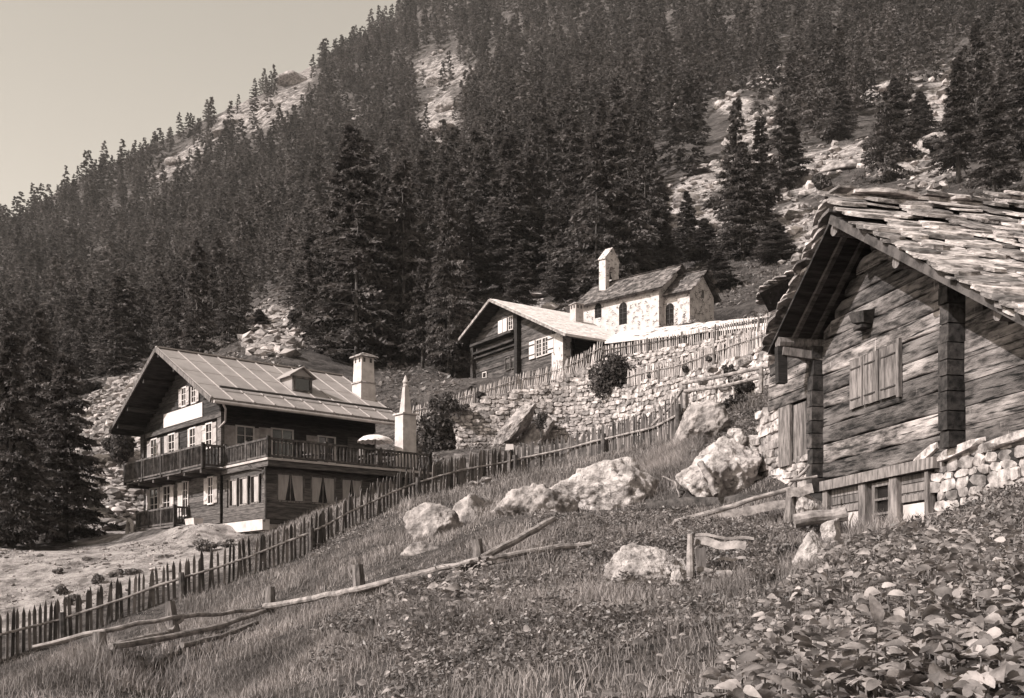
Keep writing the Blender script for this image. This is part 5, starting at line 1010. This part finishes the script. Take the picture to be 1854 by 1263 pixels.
for i, (px, Y, w_, h_) in enumerate([(530,88,26,20),(620,78,30,18),(440,84,24,16),(300,82,30,18),(160,92,30,18),(1290,118,22,14),(1390,130,24,16),(1250,150,20,14),(1500,150,30,18),(1580,135,26,16),(1690,120,34,20),(1480,112,28,16),(800,180,22,14),(660,210,20,14),(240,72,22,14),(140,70,26,16)]):
    p = G(px, Y); py_ = HY - F * p[2] / Y; bush('slope_shrub', 'low dark shrub on the open mountain scree, %s from the left' % rank([530,620,440,300,160,1290,1390,1250,1500,1580,1690,1480,800,660,240,140])[i], px, py_ - h_ * .8, w_, h_, Y, 700, .003 * Y, 'shrub', 'shrubs on the mountain scree', seed=90 + i)

# ================================================================== GRASS, WEEDS, BROAD LEAVES, SCREE
def sample(n, pr, yr, mask):
    px = rng.uniform(pr[0], pr[1], n); Y = np.exp(rng.uniform(math.log(yr[0]), math.log(yr[1]), n)); x = (px - CX) / F * Y; z = H(x, Y); py = HY - F * z / Y
    k = mask(px, py, Y, x); return np.stack([x, Y, z], -1)[k], px[k], py[k], Y[k]
def fenceY(px): return np.interp(px, FENCE[:, 0], FENCE[:, 1])
def blades(P, h, w_, q=rng):
    n = len(P); a = q.uniform(0, 6.283, n); d = np.stack([np.cos(a), np.sin(a), a * 0], -1); b_ = q.uniform(0, 6.283, n); ln = np.stack([np.cos(b_), np.sin(b_), b_ * 0], -1) * (q.uniform(.1, .7, n) * h)[:, None]
    up = np.array([0, 0, 1.]) * h[:, None]; B = P - (0, 0, .03)
    V = np.stack([B - d * w_[:, None], B + d * w_[:, None], B + up * .6 + ln * .35 + d * w_[:, None] * .7, B + up * .6 + ln * .35 - d * w_[:, None] * .7, B + up + ln], 1).reshape(-1, 3)
    i = np.arange(n)[:, None] * 5; return V, i + np.array([[0, 1, 2, 3]]), i + np.array([[3, 2, 4]])
gm = MB()
def addg(P, h, w_):
    V, q4, q3 = blades(P, h, w_); t = np.clip(.5 + fbm(P * .8, 3) * 1.6 + rng.uniform(-.3, .3, len(P)), 0, 1)
    gm.add(V, q4, t); gm.V.append(np.zeros((0, 3))); gm.L.append((q3 + gm.n - len(V)).ravel()); gm.N.append(np.full(len(q3), 3)); gm.T.append(t)
P, px, py, Y = sample(150000, (-60, 1900), (14, 44), lambda px, py, Y, x: (Y < np.where(px < 1245, fenceY(px) + 3.5 * (px > 430), 40)) & (py < 1290))
addg(P, rng.uniform(.07, .22, len(P)) * (1 + 1.3 * np.clip(fbm(P * .6, 3) * 3.5, -.5, 1.1)), .0035 + .00022 * Y)
P, px, py, Y = sample(26000, (-60, 1900), (7, 18), lambda px, py, Y, x: (px < 1900) & (py < 1290))
addg(P, rng.uniform(.08, .26, len(P)), .003 + .0002 * Y)
P, px, py, Y = sample(26000, (430, 830), (36, 52), lambda px, py, Y, x: (Y > fenceY(px) + 1) & ((x - CH.O[0]) * CH.v[0] + (Y - CH.O[1]) * CH.v[1] < -3.6))
addg(P, rng.uniform(.08, .2, len(P)), .004 + .00022 * Y)
P, px, py, Y = sample(24000, (1050, 1270), (25, 32), lambda px, py, Y, x: (py < 880) & (py > 780))
addg(P, rng.uniform(.2, .5, len(P)), .004 + .0002 * Y)
go = gm.build('meadow_grass', M['grass']); tag(go, 'rough grass covering the foreground slope', 'grass', kind='stuff')
def leaves(P, size, up=.5, q=rng):
    n = len(P); nrm = q.normal(0, 1, (n, 3)); nrm[:, 2] = np.abs(nrm[:, 2]) + up; nrm /= np.linalg.norm(nrm, axis=1)[:, None]; d = np.cross(nrm, q.normal(0, 1, (n, 3))); d /= np.linalg.norm(d, axis=1)[:, None]; s = np.cross(nrm, d); z = size[:, None]
    return np.stack([P - d * z * .5, P + s * z * .26 - d * z * .05, P + d * z * .6, P - s * z * .26 - d * z * .05], 1).reshape(-1, 3), np.arange(n * 4).reshape(-1, 4)
lm = MB()
def weeds(n, pr, yr, mask, hmax, smin, smax):
    P, px, py, Y = sample(n, pr, yr, mask); f = np.clip(.45 + fbm(P * 1.1, 3) * 2.2, .08, 1); P = P + np.stack([P[:, 0] * 0, P[:, 0] * 0, rng.uniform(0, 1, len(P)) * hmax * f], -1)
    V, q4 = leaves(P, rng.uniform(smin, smax, len(P))); lm.add(V, q4, rng.uniform(0, 1, len(P)))
weeds(52000, (560, 1300), (11, 21), lambda px, py, Y, x: (py > 1000) & (py < 1290) & (fbm(np.stack([x, Y, x * 0], -1) * .55, 3) > -.04), .40, .025, .085)
weeds(30000, (960, 1260), (19, 25), lambda px, py, Y, x: (py > 925), .26, .03, .09)
weeds(24000, (1230, 1480), (14, 22), lambda px, py, Y, x: (py > 900) & ((px > 1350) | (Y > 17.6) | (px < 1240)) & ((px < 1405) | (Y > 17.5)), .38, .03, .09)
weeds(30000, (1300, 1900), (5, 12.5), lambda px, py, Y, x: (py > 1020), .36, .02, .07)
weeds(7000, (-40, 500), (32, 41), lambda px, py, Y, x: (Y > fenceY(px) + .8) & (fbm(np.stack([x, Y, x * 0], -1) * .7, 3) > .07), .16, .03, .09)
weeds(16000, (1530, 1900), (12, 17.5), lambda px, py, Y, x: (py > 880), .32, .04, .10)
weeds(26000, (600, 1000), (46, 60), lambda px, py, Y, x: (py > 740) & (fbm(np.stack([x, Y, x * 0], -1) * .4, 2) > -.05), .5, .08, .22)
weeds(40000, (100, 1900), (62, 130), lambda px, py, Y, x: (clear(px, py) < .1) & (fbm(np.stack([x, Y, x * 0], -1) * .15, 3) > -.08), .5, .12, .45)
weeds(9000, (560, 900), (31, 37), lambda px, py, Y, x: (Y < fenceY(px)) & (Y > fenceY(px) - 3), .2, .04, .10)
weeds(12000, (1240, 1400), (28, 42), lambda px, py, Y, x: py < 840, .4, .05, .12)
lo_ = lm.build('weeds', M['leaf']); tag(lo_, 'tangle of small leaved weeds on the slope', 'weeds', kind='stuff')
def bleaf(mb, P, L, dirv, up, fold=.25, tone=.5):
    d = dirv / np.linalg.norm(dirv); s = np.cross(d, up); s /= np.linalg.norm(s); u_ = np.cross(s, d); V = []
    q_ = random.uniform(.7, 1.15); prof = [(0, .02), (.12, .22 * q_), (.32, .34 * q_), (.55, .33 * q_), (.78, .20 * q_), (1.0, .02)]; cv = random.uniform(.05, .8); wv = random.uniform(0, 6)
    for t, w_ in prof:
        c = P + d * L * t - u_ * L * cv * t * t; e = .02 * math.sin(t * 9 + wv)
        V += [c - s * w_ * L + u_ * L * (w_ * fold + e), c, c + s * w_ * L + u_ * L * (w_ * fold - e)]
    mb.add(V, [(i * 3 + j, i * 3 + j + 1, i * 3 + j + 4, i * 3 + j + 3) for i in range(5) for j in range(2)], tone)
bl = MB(); stm = MB()
def bigleaves(n, pr, yr, mask, hr, lr):
    P, px, py, Y = sample(n, pr, yr, mask)
    for i in range(len(P)):
        hh = random.uniform(*hr); a = random.uniform(0, 6.28); d = np.array([math.cos(a), math.sin(a), random.uniform(-.2, .6)]); L = random.uniform(*lr) * random.choice([.6, .8, 1, 1])
        p = P[i] + (0, 0, hh); bleaf(bl, p, L, d, np.array([random.gauss(0, .7), random.gauss(0, .7) - .25, 1.0]), tone=random.random())
        if random.random() < .12: stm.tube([P[i] - (0, 0, .05), p], [.006, .004], 4, .5, cap=False)
bigleaves(6000, (1290, 1930), (3.4, 12.5), lambda px, py, Y, x: (py > 1010) & (py < 1500) & (px > 1290 + (Y - 5) * 20), (.03, .30), (.045, .12))
bigleaves(260, (1000, 1420), (5.0, 12), lambda px, py, Y, x: (py > 1130), (.04, .18), (.05, .13))
bigleaves(500, (700, 900), (15, 19.5), lambda px, py, Y, x: (py > 1030) & (py < 1200), (.05, .30), (.08, .18))
bigleaves(420, (1480, 1900), (10.5, 15.5), lambda px, py, Y, x: (py > 960), (.1, .34), (.08, .15))
bigleaves(90, (600, 1000), (10.5, 14), lambda px, py, Y, x: (py > 1130), (.05, .2), (.07, .14))
bo_ = bl.build('broad_leaved_plants', M['bigleaf'], smooth=True); tag(bo_, 'mass of broad leaved plants filling the lower right foreground', 'plants', kind='stuff'); stm.build('stems', M['leaf'], bo_)
dk_ = thing('broad_leaf_plant', 'single upright broad leaf with pale midrib standing above the others', 'plant', at(1594, 1205, 6.2)); b = MB(); b_l = at(1590, 1128, 6.2) - at(1594, 1205, 6.2)
bleaf(b, b_l, .17, np.array([-.05, .02, 1]), np.array([.25, -1, .1]), .22, .8); b.build('leaf', M['bigleaf'], dk_, smooth=True); b = MB(); b.tube([(0, 0, -.1), b_l * .5 + (.01, 0, 0), b_l], [.008, .007, .005], 6, .5); b.build('stem', M['leaf'], dk_)
sc = MB()
def scree(n, pr, yr, mask, s0, s1):
    P, px, py, Y = sample(n, pr, yr, mask)
    for i in range(len(P)):
        s = random.uniform(s0, s1) * (random.random() ** 3 * 2.2 + .35); D, Fc = ICO[0]; q = rng.uniform(.6, 1.25, (12, 1)); V = D * q * np.array([s * random.uniform(.8, 1.5), s, s * random.uniform(.45, .85)]); a = random.uniform(0, 6.28); ca, sa = math.cos(a), math.sin(a)
        V = np.stack([V[:, 0] * ca - V[:, 1] * sa, V[:, 0] * sa + V[:, 1] * ca, V[:, 2]], -1); sc.add(V + P[i] + (0, 0, s * .2), Fc)
scree(7000, (-50, 1900), (180, 480), lambda px, py, Y, x: (clear(px, py) > .15) & (py > 40), .25, .8)
scree(14000, (-50, 1900), (85, 200), lambda px, py, Y, x: (clear(px, py) > .15) & (py > 40), .10, .38)
scree(5000, (100, 330), (50, 90), lambda px, py, Y, x: py < 960, .06, .22)
scree(900, (-40, 460), (33, 42), lambda px, py, Y, x: (Y > fenceY(px) + 1), .012, .05)
scree(4000, (400, 620), (72, 110), lambda px, py, Y, x: clear(px, py) > .1, .07, .3)
so_ = sc.build('scree_stones', M['scree']); tag(so_, 'loose pale scree stones scattered over the open slopes', 'scree', kind='stuff')
# bare crags breaking the mountainside
for i, (px, py_, rx, ry) in enumerate([(535,145,36,16),(430,215,34,14),(395,240,26,12),(320,290,22,10),(286,322,16,12),(800,232,30,16),(812,190,26,14),(790,150,24,10),(1385,205,22,12),(1330,255,30,12),(1240,360,30,12),(1215,395,24,12),(1530,300,50,14),(1700,260,40,26),(1620,155,40,12),(500,560,22,12),(530,590,26,14),(470,630,22,10),(1450,330,30,16),(1290,410,24,14),(640,205,16,8),(870,125,20,8)]):
    Ys = np.exp(np.linspace(math.log(70), math.log(620), 500)); xs = (px - CX) / F * Ys; pys = HY - F * H(xs, Ys) / Ys; hit = np.where(pys <= py_ + ry * .4)[0]; Yc = Ys[hit[0]] if len(hit) else 400
    rock('crag', 'grey crag on the wooded mountainside, %s crag from the left' % rank([535,430,395,320,286,800,812,790,1385,1330,1240,1215,1530,1700,1620,500,530,480,1450,1290,640,870])[i], px, py_ + ry * .3, rx, ry, Yc, 'boulder' if i % 2 else 'scree', 600 + i * 3, 3, group='crags on the mountainside', planes=9)

# ================================================================== mountain air
hz = MB(); hz.xbox((-1500, -200, -60), (1600, 1700, 640), .5); hm = bpy.data.materials.new('mountain_air'); hm.use_nodes = True; hn = hm.node_tree; hn.nodes.remove(hn.nodes['Principled BSDF'])
pv = hn.nodes.new('ShaderNodeVolumePrincipled'); pv.inputs['Color'].default_value = (.93, .88, .84, 1); pv.inputs['Density'].default_value = .00010; hn.links.new(pv.outputs[0], hn.nodes['Material Output'].inputs['Volume'])
ho = hz.build('haze', hm); tag(ho, 'thin pale mountain air softening the far forest', 'haze', kind='stuff')
